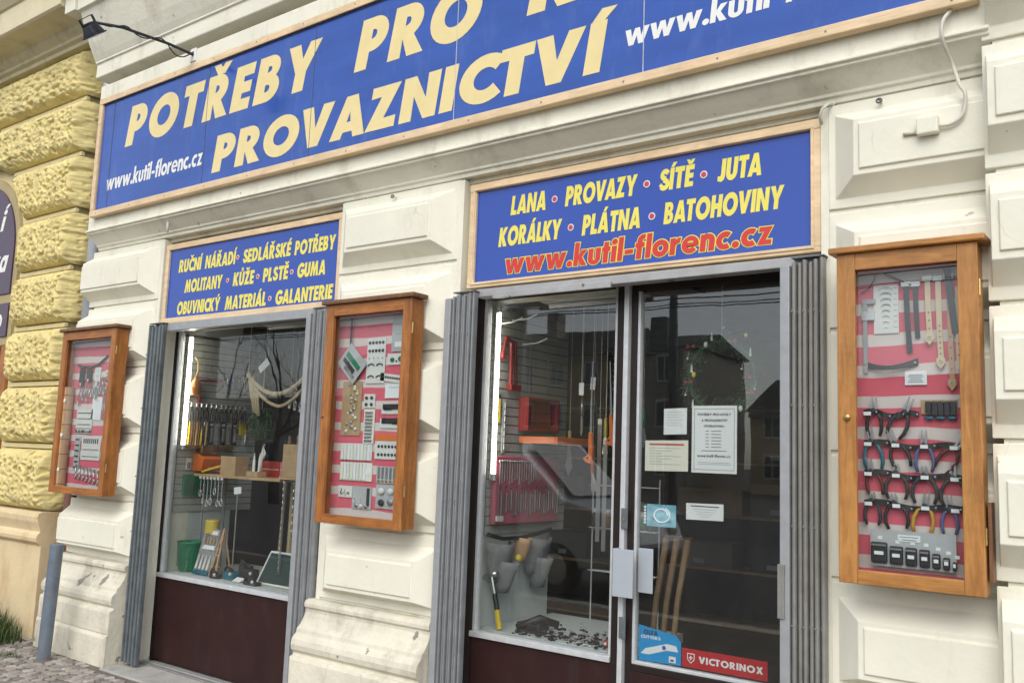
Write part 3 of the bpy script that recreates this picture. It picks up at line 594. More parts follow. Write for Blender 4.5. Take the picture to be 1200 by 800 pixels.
def accent(kind, cx):
    if kind == 'acute': return [[(cx-.09,1.06),(cx+.07,1.06),(cx+.24,1.26),(cx+.03,1.26)]]
    if kind == 'caron': return [[(cx-.10,1.06),(cx+.10,1.06),(cx+.25,1.26),(cx+.09,1.26),(cx,1.15),(cx-.09,1.26),(cx-.25,1.26)]]
    return [ell(cx,1.19,.14,.135,14), ell(cx,1.19,.065,.06,10)]
def layout(txt, gap=0.05, space=0.34):
    x = 0; out = []
    for i, ch in enumerate(txt):
        if ch == ' ': x += space; continue
        base, ac = ACC.get(ch, (ch, None)); wd, cs = G(base)
        cs = list(cs)+(accent(ac, wd/2+(.02 if base == 'C' else 0)) if ac else [])
        out.append((x, cs)); x += wd+gap
        if i+1 < len(txt) and (ch+txt[i+1]) in ('AT','TA','AV','VA','OV','VO','AZ','LY','KY','LT','CT','TV'): x -= 0.06
    return x-gap, out
def area2(q): return sum(q[i-1][0]*q[i][1]-q[i][0]*q[i-1][1] for i in range(len(q)))
def inside(p, q):
    c = False
    for i in range(len(q)):
        (ax, ay), (bx, by) = q[i-1], q[i]
        if (ay > p[1]) != (by > p[1]) and p[0] < (bx-ax)*(p[1]-ay)/(by-ay)+ax: c = not c
    return c
def offset(q, d):
    out = []; n = len(q)
    for i in range(n):
        a, b, c = Vector(q[i-1]), Vector(q[i]), Vector(q[(i+1) % n]); e = (b-a).normalized(); f = (c-b).normalized()
        n1 = Vector((e.y, -e.x)); n2 = Vector((f.y, -f.x)); m_ = n1+n2; l = m_.length
        if l < 0.3: m_ = n1; k = 1.0
        else: m_ = m_/l; k = min(1.6, 1/max(.3, m_.dot(n1)))
        p = b+m_*d*k; out.append((p.x, p.y))
    return out
def lettering(parent, txt, x0, x1, z, cap, y, material, shear=0.0, gap=0.05, space=0.34, grow=0.0, ext=0.0008, name='lettering', tilt=0.0, weight=0.0):
    """one flat-printed word or line between x0 and x1, baseline z, on the sheet at depth y (faces -y)"""
    W, items = layout(txt, gap, space); sx = (x1-x0)/W; ct, st = math.cos(tilt), math.sin(tilt); mb = MB()
    for gi, (gx, cs) in enumerate(items):
        polys = []
        for pts in cs:
            q = [((gx+px)*sx+shear*py*cap, py*cap) for px, py in pts]
            q = [p for i, p in enumerate(q) if math.dist(p, q[i-1]) > 1e-6]
            if area2(q) < 0: q.reverse()
            polys.append(q)
        holes = [any(j != i and inside(q[0], o) for j, o in enumerate(polys)) for i, q in enumerate(polys)]
        if grow: polys = [offset(q, -grow if h else grow) for q, h in zip(polys, holes)]
        for i, q in enumerate(polys):
            if holes[i]: continue
            grp = [q]+[o for j, o in enumerate(polys) if holes[j] and inside(o[0], q)]
            vs = [p for g in grp for p in g]; tris = geometry.tessellate_polygon([[Vector((a, b, 0)) for a, b in g] for g in grp])
            mb.add([(x0+a*ct-b*st, y-.0004*(gi % 3)-.00012*i, z+b*ct+a*st) for a, b in vs], [tuple(t) for t in tris])
    return mb.build(name, material, parent)
def dot(parent, x, z, r, y, m, name='dot'): return MB().lathe([(r,0),(r,0.002)], (x,y,z), 16, 'y').build(name, m, parent)
def frame(parent, x0, x1, z0, z1, w, y0, y1, mh, mv=None, bev=0.004, wb=None, name='frame_bar'):
    wb = wb or w; mv = mv or mh
    B(x0, x1, y0, y1, z1-w, z1).build(name, mh, parent, bev=bev); B(x0, x1, y0, y1, z0, z0+wb).build(name, mh, parent, bev=bev)
    B(x0, x0+w, y0+.0015, y1, z0+wb, z1-w).build(name, mv, parent, bev=bev); B(x1-w, x1, y0+.0015, y1, z0+wb, z1-w).build(name, mv, parent, bev=bev)

# ---- big sign
BS = thing('shop_sign', 'long blue fascia sign with cream lettering POTŘEBY PRO KUTILY PROVAZNICTVÍ', 'sign', (-3.9, -0.1, 3.4))
sy = -0.135
cuts = [-7.15, -6.99, -5.70, -4.54, -3.31, -2.105, -0.70]
bp = None
for a, b in zip(cuts[:-1], cuts[1:]):
    p = B(a+0.002, b-0.002, sy, sy+0.02, 3.455, 4.352).build('panel', 'sign_blue', BS)
for x in cuts[1:-1]: B(x-0.0020, x+0.0020, sy-0.0026, sy+0.01, 3.456, 4.351).build('seam', 'trim_white' if x > -3.5 else 'gate_dark', BS)
frame(BS, -7.205, -0.64, 3.402, 4.40, 0.050, -0.158, -0.106, 'frame_peach', bev=0.005)
frame(BS, -7.166, -0.68, 3.443, 4.362, 0.012, -0.150, -0.1365, 'frame_peach', bev=0.002, name='inner_bead')
B(-7.215, -0.62, -0.150, -0.106, 4.4015, 4.515).build('backing_board', 'plaster', BS, bev=0.006)
ly = sy-0.0012
for k in range(14):
    for z in (3.425, 4.378): MB().lathe([(.006,0),(.005,.002)], (-7.1+.49*k, -0.158, z), 8, 'y').build('screw', 'gate_grey', BS)
lettering(BS, 'POTŘEBY', -6.775, -4.545, 3.935, 0.305, ly, 'letter_cream', shear=0.20, gap=.19, grow=.010)
lettering(BS, 'PRO', -4.145, -3.175, 3.942, 0.305, ly, 'letter_cream', shear=0.20, gap=.17, grow=.010)
lettering(BS, 'KUTILY', -2.81, -0.95, 3.950, 0.305, ly, 'letter_cream', shear=0.20, gap=.17, grow=.010)
lettering(BS, 'PROVAZNICTVÍ', -5.575, -2.36, 3.527, 0.250, ly, 'letter_cream', shear=0.16, gap=.14, grow=.009)
lettering(BS, 'www.kutil-florenc.cz', -7.02, -5.715, 3.602, 0.130, ly, 'letter_white', shear=0.10, gap=.035)
lettering(BS, 'www.kutil-florenc.cz', -2.215, -0.72, 3.612, 0.118, ly, 'letter_white', shear=0.10, gap=.035)

# ---- sign over the door
DS = thing('shop_sign', 'blue sign over the shop door, red web address below two yellow lines', 'sign', (-2.28, 0.05, 2.52))
B(-3.245, -1.330, 0.030, 0.046, 2.54, 3.095).build('panel', 'sign_blue2', DS)
frame(DS, -3.288, -1.300, 2.522, 3.118, 0.045, 0.012, 0.072, 'frame_peach', bev=0.004, wb=.024)
frame(DS, -3.262, -1.330, 2.538, 3.090, 0.014, 0.006, 0.0295, 'frame_peach', bev=0.002, name='inner_bead')
dy = 0.0295-0.0005
kw = dict(shear=0.10, gap=.10, grow=0.0016)
for t, a, b in (('LANA',-3.006,-2.775), ('PROVAZY',-2.648,-2.228), ('SÍTĚ',-2.098,-1.918), ('JUTA',-1.789,-1.578)): lettering(DS, t, a, b, 2.911, 0.104, dy, 'letter_yellow', **kw)
for t, a, b in (('KORÁLKY',-3.083,-2.675), ('PLÁTNA',-2.538,-2.200), ('BATOHOVINY',-2.068,-1.480)): lettering(DS, t, a, b, 2.742, 0.104, dy, 'letter_yellow', **kw)
for x, z in ((-2.715,2.959), (-2.164,2.957), (-1.859,2.956), (-2.607,2.793), (-2.132,2.790)):
    dot(DS, x, z, 0.0185, dy, 'letter_white'); dot(DS, x, z, 0.0135, dy-0.0012, 'dot_red')
lettering(DS, 'www.kutil-florenc.cz', -3.035, -1.530, 2.586, 0.112, dy, 'letter_yellow', shear=0.10, gap=.075, grow=0.0058, name='lettering_outline')
lettering(DS, 'www.kutil-florenc.cz', -3.035, -1.530, 2.586, 0.112, dy-0.0022, 'letter_red', shear=0.10, gap=.075, grow=0.001)

# ---- sign over the left window
LS = thing('shop_sign', 'blue sign over the left shop window with three yellow lines of text', 'sign', (-5.3, 0.05, 2.5))
B(-6.270, -4.375, 0.030, 0.046, 2.525, 3.075).build('panel', 'sign_blue2', LS)
frame(LS, -6.312, -4.336, 2.498, 3.105, 0.042, 0.012, 0.072, 'frame_peach', bev=0.004, wb=0.040)
kw = dict(shear=0.08, gap=.10, grow=0.0014)
for t, a, b, z in (('RUČNÍ',-6.150,-5.870,2.882), ('NÁŘADÍ',-5.818,-5.462,2.882), ('SEDLÁŘSKÉ',-5.372,-4.858,2.879), ('POTŘEBY',-4.815,-4.422,2.877),
                   ('MOLITANY',-6.053,-5.600,2.722), ('KŮŽE',-5.466,-5.237,2.722), ('PLSTĚ',-5.133,-4.872,2.722), ('GUMA',-4.776,-4.500,2.720),
                   ('OBUVNICKÝ',-6.133,-5.606,2.560), ('MATERIÁL',-5.541,-5.086,2.558), ('GALANTERIE',-4.984,-4.420,2.555)):
    lettering(LS, t, a, b, z, 0.094, dy, 'letter_yellow', **kw)
for x, z in ((-5.430,2.926), (-5.529,2.769), (-5.188,2.766), (-4.830,2.765), (-5.041,2.602)):
    dot(LS, x, z, 0.017, dy, 'letter_white'); dot(LS, x, z, 0.012, dy-0.0012, 'dot_red')

# ---- neighbour's arched sign
AS = thing('arched_sign', 'purple arched shop sign in brown frame on the yellow house', 'sign', (-9.5, 0.0, 2.5))
def arch_sheet(r, zb, y0, y1): 
    return MB().prism_y([(ACX-r,zb),(ACX+r,zb)]+[(ACX+r*math.cos(math.pi*k/32), ACZ+r*math.sin(math.pi*k/32)) for k in range(33)], y0, y1)
arch_sheet(0.765, 2.44, -0.030, 0.139).build('board', 'olive', AS)
arch_sheet(0.685, 2.92, -0.045, -0.031).build('panel', 'purple', AS)
B(ACX-0.70, ACX+0.70, -0.045, -0.031, 2.52, 2.83).build('name_panel', 'purple', AS)
lettering(AS, 'í', -9.05, -8.99, 3.53, 0.20, -0.0465, 'letter_white', shear=.3)
lettering(AS, 'ka', -9.15, -8.86, 3.13, 0.22, -0.0465, 'letter_white', shear=.3)
lettering(AS, 'o', -8.94, -8.82, 2.60, 0.18, -0.0465, 'letter_white', shear=.1)

# ---- floodlight on its arm over the big sign
FL = thing('floodlight', 'black floodlight on a long arm reaching out above the big blue sign', 'lamp', (-5.9, -0.15, 4.45))
ax, az = -5.90, 4.47
hx, hy, hz = -5.93, -0.92, 4.375
MB().tube([(ax,-0.150,az),(ax-.01,-0.35,az+.012),(ax-.03,-0.7,az+.0),(hx,hy+0.02,hz+.05)], 0.011, 8).build('arm', 'lamp_black', FL, smooth=True)
pts = []
for k in range(25):
    t = k/24; y = -0.150+t*(hy+0.07+.15); pts.append((ax-.03*t+0.018*math.sin(t*17), y, az+.012-0.03*t*t+0.02*math.cos(t*17)-(0.05*math.sin(math.pi*min(1, t*3.5)) if t < .29 else 0)))
MB().tube(pts, 0.005, 6).build('cable', 'lamp_black', FL, smooth=True)
B(ax-.035, ax+.035, -0.160, -0.1505, az-.05, az+.05).build('wall_plate', 'letter_white', FL, bev=0.003)
hb = MB(); 
def rotp(p): 
    p = [q*.78 for q in p]; a = math.radians(38); y, z = p[1], p[2]; return (hx+p[0], hy+y*math.cos(a)-z*math.sin(a), hz+y*math.sin(a)+z*math.cos(a))
def rbox(x0, x1, y0, y1, z0, z1, tp=1.0):
    vs = [(x0,y0,z0),(x1,y0,z0),(x1,y1,z0),(x0,y1,z0),(x0*tp,y0*tp,z1),(x1*tp,y0*tp,z1),(x1*tp,y1*tp,z1),(x0*tp,y1*tp,z1)]
    return MB().add([rotp(v) for v in vs], [(0,3,2,1),(4,5,6,7),(0,1,5,4),(1,2,6,5),(2,3,7,6),(3,0,4,7)])
rbox(-.085, .085, -.06, .06, -.055, .02, 0.7).build('housing', 'lamp_black', FL, bev=0.004)
rbox(-.095, .095, -.07, .07, -.068, -.056).build('bezel', 'lamp_black', FL, bev=0.003)
rbox(-.085, .085, -.06, .06, -.0715, -.0685).build('lens', 'alu_panel', FL)
for k in range(4): rbox(-.05+k*.03, -.044+k*.03, -.04, .04, .02, .045).build('cooling_fin', 'lamp_black', FL)
rbox(-.102, -.098, -.012, .012, -.05, .09).build('bracket', 'lamp_black', FL); rbox(.098, .102, -.012, .012, -.05, .09).build('bracket', 'lamp_black', FL); rbox(-.102, .102, -.012, .012, .0905, .095).build('bracket', 'lamp_black', FL)

def smooth_path(p, n=5):
    p = [Vector(q) for q in p]; out = []
    for i in range(len(p)-1):
        a, b, c, d = p[max(0,i-1)], p[i], p[i+1], p[min(len(p)-1,i+2)]
        for k in range(n):
            t = k/n; out.append(.5*((2*b)+(c-a)*t+(2*a-5*b+4*c-d)*t*t+(3*b-a-3*c+d)*t**3))
    return out+[p[-1]]
# ---- electrical bits on the right pilaster
JB = thing('junction_box', 'small cream junction box with a loose cable on the right pilaster', 'junction box', (-0.83, -0.1, 2.93))
B(-0.875, -0.795, -0.135, -0.096, 2.915, 2.985).build('box', 'plaster_block', JB, bev=0.006)
MB().tube(smooth_path([(-0.795,-.112,2.945),(-0.755,-.112,2.942),(-0.715,-.112,2.965),(-0.70,-.112,3.01),(-0.70,-.115,3.06),(-0.72,-.10,3.10),(-0.75,-.06,3.20),(-0.77,-.14,3.28),(-0.765,-.15,3.35),(-0.74,-.125,3.40)]), 0.0075, 8).build('cable', 'cable_white', JB, smooth=True)
MB().tube([(-0.875,-.104,2.935),(-0.93,-.104,2.937)], 0.007, 8).build('stub', 'cable_white', JB, smooth=True)
for k, (x, z, l, y0) in enumerate(((-3.86, 3.13, 'rusty eyebolt under the cornice over the middle pilaster', 0.0), (-1.04, 3.13, 'rusty eyebolt under the cornice over the right pilaster', 0.0))):
    e = thing('eyebolt', l, 'eyebolt', (x, y0, z), 'eyebolts under the cornice')
    MB().tube([(x,0.01,z),(x,-0.03,z-.004)], 0.006, 8).build('shank', 'plaster', e)
    MB().tube([(x+.011*math.cos(a), -0.036, z-.006+.009*math.sin(a)) for a in [2*math.pi*i/12 for i in range(12)]], 0.004, 6, closed=True).build('eye', 'gate_dark', e)

t = thing('drain_stub', 'short white drip pipe under the cornice above the left window', 'pipe', (-6.18, -0.07, 3.2))
MB().tube([(-6.18,-0.075,3.27),(-6.18,-0.075,3.175)], 0.010, 10).build('pipe', 'cable_white', t, smooth=True); MB().lathe([(.013,0),(.013,.012)], (-6.18,-0.075,3.255), 10).build('collar', 'cable_white', t)
t = thing('cable_loop', 'short white cable looping under the cornice at the door sign corner', 'cable', (-1.26, -0.03, 3.14))
MB().tube([(-1.245,.005,3.165),(-1.25,-.03,3.158),(-1.275,-.04,3.135),(-1.29,-.03,3.105),(-1.292,.0,3.09)], .007, 8).build('cable', 'cable_white', t, smooth=True); MB().ball((-1.245,.004,3.165), .012, 8, 6).build('clip', 'cable_white', t)
mat('orange_y', (0.55, 0.30, 0.03), .5, var=.1); mat('grip_blue', (0.09, 0.12, 0.26), .5, var=.1); mat('grip_maroon', (0.10, 0.018, 0.02), .5, var=.1)
ORD = ['first','second','third','fourth','fifth','sixth','seventh','eighth','ninth','tenth','eleventh','twelfth','thirteenth']
# ================================================================ folding gates
def gate(x0, x1, label, lead, y=-0.035, z0=0.03, z1=2.475, m='gate_grey', n=7, lean=0.0):
    """folded lattice gate: upright channel bars side by side, riveted links, one wide lead post"""
    g = thing('folding_gate', label, 'gate', ((x0+x1)/2, y, 0), 'folded lattice gates beside the shop openings')
    bx = []
    if lead < 0: p0, b0, b1 = x0, x0+0.046, x1
    elif lead > 0: p0, b0, b1 = x1-0.044, x0, x1-0.048
    else: p0, b0, b1 = None, x0, x1
    if p0 is not None: B(p0, p0+0.042, y-0.018, y+0.022, z0, z1-0.015).build('lead_post', 'gate_light', g, bev=0.004)
    w = (b1-b0)/n
    for k in range(n):
        a = b0+k*w; yy = y+(0.004 if k % 2 else -0.004); dz = random.uniform(-.012, .012)
        u = [(a+w*.04,yy+.030),(a+w*.04,yy+.004),(a+w*.16,yy-.004),(a+w*.44,yy-.008),(a+w*.72,yy-.004),(a+w*.84,yy+.004),(a+w*.84,yy+.030)]
        MB().prism_z(u, z0+abs(dz), z1+dz).build('bar', m, g)
    for zz in (0.35, 0.95, 1.35, 1.85, 2.25):
        B(b0+.004, b1-.004, y+0.0105, y+0.0145, zz, zz+0.016).build('link', 'gate_dark', g)
        for k in range(n): 
            if k % 2 == 0: MB().lathe([(0.0045,0),(0.004,0.005)], (b0+(k+.32)*w, y-0.0135, zz+.008), 8, 'y').build('rivet', m, g)
    B(b0, b1, y-0.004, y+0.05, z1+0.014, z1+0.020).build('top_guide', 'gate_dark', g)
    return g
gate(-6.345, -6.165, 'dark grey folded lattice gate at the far left edge of left window', 0, m='gate_dark', n=8, y=-0.05)
gate(-4.575, -4.375, 'folded lattice gate between left window and middle display case', -1, n=5, y=-0.02, m='gate_blue')
gate(-3.375, -3.175, 'folded grey lattice gate left of the door window, beside middle pilaster', -1, n=8, y=-0.045, m='gate_blue')
g4 = gate(-1.455, -1.268, 'folded grey lattice gate right of the door by the tall display case', -1, n=6, y=-0.045)
B(-1.462, -1.432, -0.072, -0.0535, 0.98, 1.20).build('lock_case', 'gate_grey', g4, bev=0.003)

# ================================================================ display cases
def case(x0, x1, z0, z1, label, mv, mh, st=0.07, tr=0.067, brl=0.052, yf=-0.205, yb=-0.100):
    c = thing('display_case', label, 'display case', ((x0+x1)/2, yb, z0), 'wooden display cases hung on the pilasters')
    B(x0, x0+st, yf, yf+.022, z0, z1).build('stile', mv, c, bev=0.003); B(x1-st, x1, yf, yf+.022, z0, z1).build('stile', mv, c, bev=0.003)
    B(x0+st, x1-st, yf+.001, yf+.022, z1-tr, z1).build('rail', mh, c, bev=0.003); B(x0+st, x1-st, yf+.001, yf+.022, z0, z0+brl).build('rail', mh, c, bev=0.003)
    B(x0+.004, x0+.022, yf+.0225, yb, z0+.004, z1-.004).build('side', mv, c); B(x1-.022, x1-.004, yf+.0225, yb, z0+.004, z1-.004).build('side', mv, c)
    B(x0+.0225, x1-.0225, yf+.0225, yb, z0+.004, z0+.020).build('bottom', mh, c)
    B(x0-.028, x1+.028, yf-.022, yb+.0, z1+.0005, z1+.026).build('lid', 'wood_dark' if mv == 'cab_wood' else mh, c, bev=0.006)
    B(x0+.0225, x1-.0225, yb-.008, yb, z0+.0205, z1-.005).build('backing_cloth', 'striped_cloth', c)
    B(x0+st-.008, x1-st+.008, yf+.0225, yf+.0255, z0+brl-.008, z1-tr+.008).build('pane', 'glass', c)
    for z in (z0+.18, z1-.20): MB().tube([(x1+.002,yf+.012,z),(x1+.002,yf+.012,z+.06)], .005, 8).build('hinge', 'brass', c)
    return c
ZC0, ZC1 = 1.183, 2.452
CR = case(-1.166, -0.655, ZC0-.012, ZC1-.004, 'tall oak display case of pliers and straps right of the door', 'cab_wood_light', 'cab_wood_light_h')
CMd = case(-4.19, -3.492, ZC0, ZC1+.004, 'orange wooden display case on the middle pilaster with sample cards', 'cab_wood', 'cab_wood_h', st=.066)
CL = case(-7.335, -6.537, ZC0+.012, ZC1+.006, 'wooden display case at far left beside the yellow house', 'cab_wood', 'cab_wood_h', st=.066)
kn = MB().lathe([(0.011,0),(0.013,0.004),(0.013,0.010),(0.008,0.013)], (-1.128,-0.205,1.80), 14, 'y').build('lock', 'brass', CR, smooth=True)
MB().lathe([(0.006,0),(0.006,0.004)], (-4.168,-0.205,1.79), 10, 'y').build('lock', 'black', CMd)
B(-0.650, -0.638, -0.165, -0.105, 1.22, 1.50).build('mounting_board', 'wood_dark', CR)

YC_ = -0.1085   # face of the striped cloth
G_R = 'goods in the tall right display case'
def paper_tag(parent, x, z, y, w=.028, h=.014, a=0.0):
    B(x-w/2, x+w/2, y-.0015, y, z-h/2, z+h/2).build('price_tag', 'white_paper', parent)
def rotxz(mb, cx, cz, a):
    c, s = math.cos(a), math.sin(a); mb.v = [(cx+(x-cx)*c-(z-cz)*s, y, cz+(x-cx)*s+(z-cz)*c) for x, y, z in mb.v]; return mb
def pliers(x, z, label, grip, size=1.0, spread=0.030, a=0.0, jaw='needle', y=YC_-0.018, group=G_R, cat='pliers'):
    """pliers hanging jaws up: pivot at (x,z), two jaws, two bowed grips"""
    p = thing('pliers', label, cat, (x, y, z), group); s = size
    jl = {'needle': .058, 'short': .034, 'bent': .05}[jaw]*s
    for sg in (-1, 1):
        j = MB().prism_y([(x+sg*.0005, z), (x+sg*.011*s, z+.004*s), (x+sg*(.009 if jaw != 'short' else .012)*s, z+jl*.45), (x+sg*.0035*s, z+jl), (x+sg*.0010*s, z+jl)][::sg], y-.006, y+.002); rotxz(j, x, z, a-sg*.10).build('jaw', 'steel', p)
        pts = [(x+sg*.004*s, y, z-.004*s), (x+sg*(.010+spread*.35)*s, y, z-.018*s), (x+sg*(.008+spread*.72)*s, y, z-.045*s), (x+sg*(.006+spread*.80)*s, y, z-.075*s), (x+sg*(.004+spread*.62)*s, y, z-.10*s)]
        h = MB().tube(pts, [.0045*s, .0065*s, .0072*s, .0072*s, .0055*s], 7); rotxz(h, x, z, a).build('grip', grip, p, smooth=True)
    MB().lathe([(.0105*s,0),(.0105*s,.004),(.006*s,.006)], (x,y-.006,z), 10, 'y').build('pivot', 'charcoal', p)
    return p
def strip(x0, x1, z, label, sag=0.008, m='black', h=0.022, y=YC_-0.003):
    """leather tool loop strip nailed to the cloth"""
    s = thing('tool_strip', label, 'tool strip', ((x0+x1)/2, y, z), 'black strips holding pliers in the right case'); n = 16; vs = []; fs = []
    for k in range(n+1):
        t = k/n; x = x0+(x1-x0)*t; zz = z-0.010*t+sag*math.sin(t*9); yy = y-.012-.010*abs(math.sin(t*math.pi*4))
        vs += [(x,yy,zz-h/2),(x,yy,zz+h/2),(x,yy+.002,zz+h/2),(x,yy+.002,zz-h/2)]
    for k in range(n): 
        for q in range(4): fs.append((4*k+q, 4*k+(q+1)%4, 4*k+4+(q+1)%4, 4*k+4+q))
    MB().add(vs, fs).build('band', m, s)
    for t in (0.02, .26, .5, .74, .98): MB().lathe([(.004,0),(.003,.003)], (x0+(x1-x0)*t, y-.0235, z-.010*t+sag*math.sin(t*9)), 8, 'y').build('nail', 'alu', s)
    return s
rows = [(1.822, -1.092, -0.885, 'shorter'), (1.703, -1.092, -0.738, 'second'), (1.588, -1.092, -0.738, 'third'), (1.474, -1.092, -0.738, 'lowest')]
for z, a, b, nm in rows:
    s = strip(a, b, z, f'{nm} black leather strip carrying pliers in the right display case')
    for k in range(4 if nm != 'shorter' else 1):
        paper_tag(s, a+.02+k*.103, z-.002-.010*((a+.02+k*.103)-a)/(b-a), YC_-.030)
P_ = lambda *a, **k: pliers(*a, **k)
P_(-1.050, 1.832, 'black crimping pliers at the left of the top tool strip', 'black', 1.0, .026)
P_(-0.935, 1.826, 'long-nosed pliers tilted at the right of the top tool strip', 'charcoal', 1.05, .03, a=-.45)
P_(-1.062, 1.712, 'pliers with one teal grip at the left of second strip', 'teal_p', 1.1, .03, a=.12)
P_(-0.975, 1.705, 'black pointed pliers in the second strip, left of the blue-gripped pair', 'black', 1.0, .034, a=.35)
P_(-0.868, 1.700, 'pliers with pale blue grips in the middle of second strip', 'grip_blue', 1.0, .032)
P_(-0.758, 1.690, 'dark red gripped pliers tilted at the right end of second strip', 'grip_maroon', 1.0, .03, a=-.6)
P_(-1.062, 1.596, 'dark red gripped pliers at the left end of third strip', 'grip_maroon', .95, .03, a=.2)
P_(-0.970, 1.594, 'first black spring-handled pliers of the third strip, counting from left', 'charcoal', 1.0, .042, jaw='short')
P_(-0.870, 1.588, 'black spring-handled pliers in the middle of third strip', 'charcoal', 1.05, .044, jaw='short')
P_(-0.770, 1.583, 'rightmost black spring-handled pliers of the third strip', 'charcoal', 1.05, .044)
P_(-1.060, 1.486, 'dark grey end cutters at the left of the lowest strip', 'charcoal', .95, .03, jaw='short')
P_(-0.978, 1.482, 'black side cutters second from left on the lowest strip', 'black', 1.0, .044, jaw='short', a=.1)
P_(-0.868, 1.474, 'long-nosed pliers with yellow grips on the lowest strip', 'orange_y', 1.05, .034, a=-.15)
P_(-0.785, 1.468, 'small pliers with blue grips on the lowest strip', 'grip_blue', .92, .028)
def strap(x, z0, z1, label, m, w=.018, buckle=True, holes=4, dx=0.0, y=YC_-.006, cat='strap', clip=True):
    s = thing('strap', label, cat, (x, y, z0), G_R)
    n = 10; vs = []; fs = []
    for k in range(n+1):
        t = k/n; xx = x+dx*t; zz = z1+(z0-z1)*t; yy = y-.004-.006*math.sin(t*math.pi)
        vs += [(xx-w/2,yy,zz),(xx+w/2,yy,zz),(xx+w/2,yy+.003,zz),(xx-w/2,yy+.003,zz)]
    for k in range(n):
        for q in range(4): fs.append((4*k+q, 4*k+(q+1)%4, 4*k+4+(q+1)%4, 4*k+4+q))
    MB().add(vs, fs+[(0,1,2,3),(4*n,4*n+1,4*n+2,4*n+3)]).build('leather', m, s)
    if buckle:
        xx = x+dx; MB().prism_y([(xx-.015,z0+.018),(xx+.015,z0+.018),(xx+.017,z0-.002),(xx,z0-.026),(xx-.017,z0-.002)][::-1], y-.014, y-.008).build('keeper', m, s, bev=.002)
        MB().tube([(xx+.006*math.cos(a),y-.016,z0+.004+.006*math.sin(a)) for a in [i*2*math.pi/10 for i in range(10)]], .0016, 5, closed=True).build('ring', 'steel', s)
    for k in range(holes):
        t = .58+.40*k/max(1,holes)-.02; MB().lathe([(.0028,0),(.0028,.001)], (x+dx*t, y-.0042-.006*math.sin(t*math.pi), z1+(z0-z1)*t), 8, 'y').build('hole', 'black', s)
    if clip: B(x-.018, x+.018, y-.012, y-.002, z1-.004, z1+.016).build('clip', 'white_paper', s, bev=.003)
    return s
strap(-0.926, 2.055, 2.318, 'longer dark grey strap hanging from a white clip', 'charcoal', .020, False, 0, dx=.010)
strap(-0.892, 2.110, 2.315, 'shorter dark grey strap hanging beside the longer one', 'charcoal', .018, False, 0, dx=.006)
strap(-0.848, 2.105, 2.335, 'shortest of the pale leather straps, its end near mid case', 'leather_pale', .020, True, 3, dx=.006)
strap(-0.810, 2.012, 2.332, 'pale leather strap of middle length with many punched holes', 'leather_pale', .020, True, 6, dx=.006)
strap(-0.772, 1.930, 2.335, 'longest tan leather strap reaching towards the pliers rows', 'leather_tan', .018, True, 4, dx=.006)
strap(-0.775, 2.12, 2.372, 'dark strap end hanging from the top corner of the case', 'charcoal', .024, False, 0, dx=.025, clip=False, y=YC_-.016)
strap(-0.742, 1.985, 2.30, 'narrow pale strap half hidden by the right stile', 'leather_pale', .016, False, 3, clip=False)
h = thing('leather_handle', 'wide curved black leather handle above the price note', 'handle', (-0.99, YC_, 2.02), G_R)
vs = []; fs = []; n = 14
for k in range(n+1):
    t = k/n; x = -1.092+.205*t; c = 2.014-.020*math.sin(math.pi*t)+.006*t; hh = .015-.006*math.sin(math.pi*t); yy = YC_-.006-.022*math.sin(math.pi*t)
    vs += [(x,yy,c-hh),(x,yy,c+hh),(x,yy+.004,c+hh),(x,yy+.004,c-hh)]
for k in range(n):
    for q in range(4): fs.append((4*k+q, 4*k+(q+1)%4, 4*k+4+(q+1)%4, 4*k+4+q))
MB().add(vs, fs+[(0,1,2,3),(4*n,4*n+1,4*n+2,4*n+3)]).build('band', 'black', h, bev=.001)
for x in (-1.082, -0.897): MB().lathe([(.005,0),(.004,.003)], (x,YC_-.012,2.016), 8, 'y').build('rivet', 'steel', h)
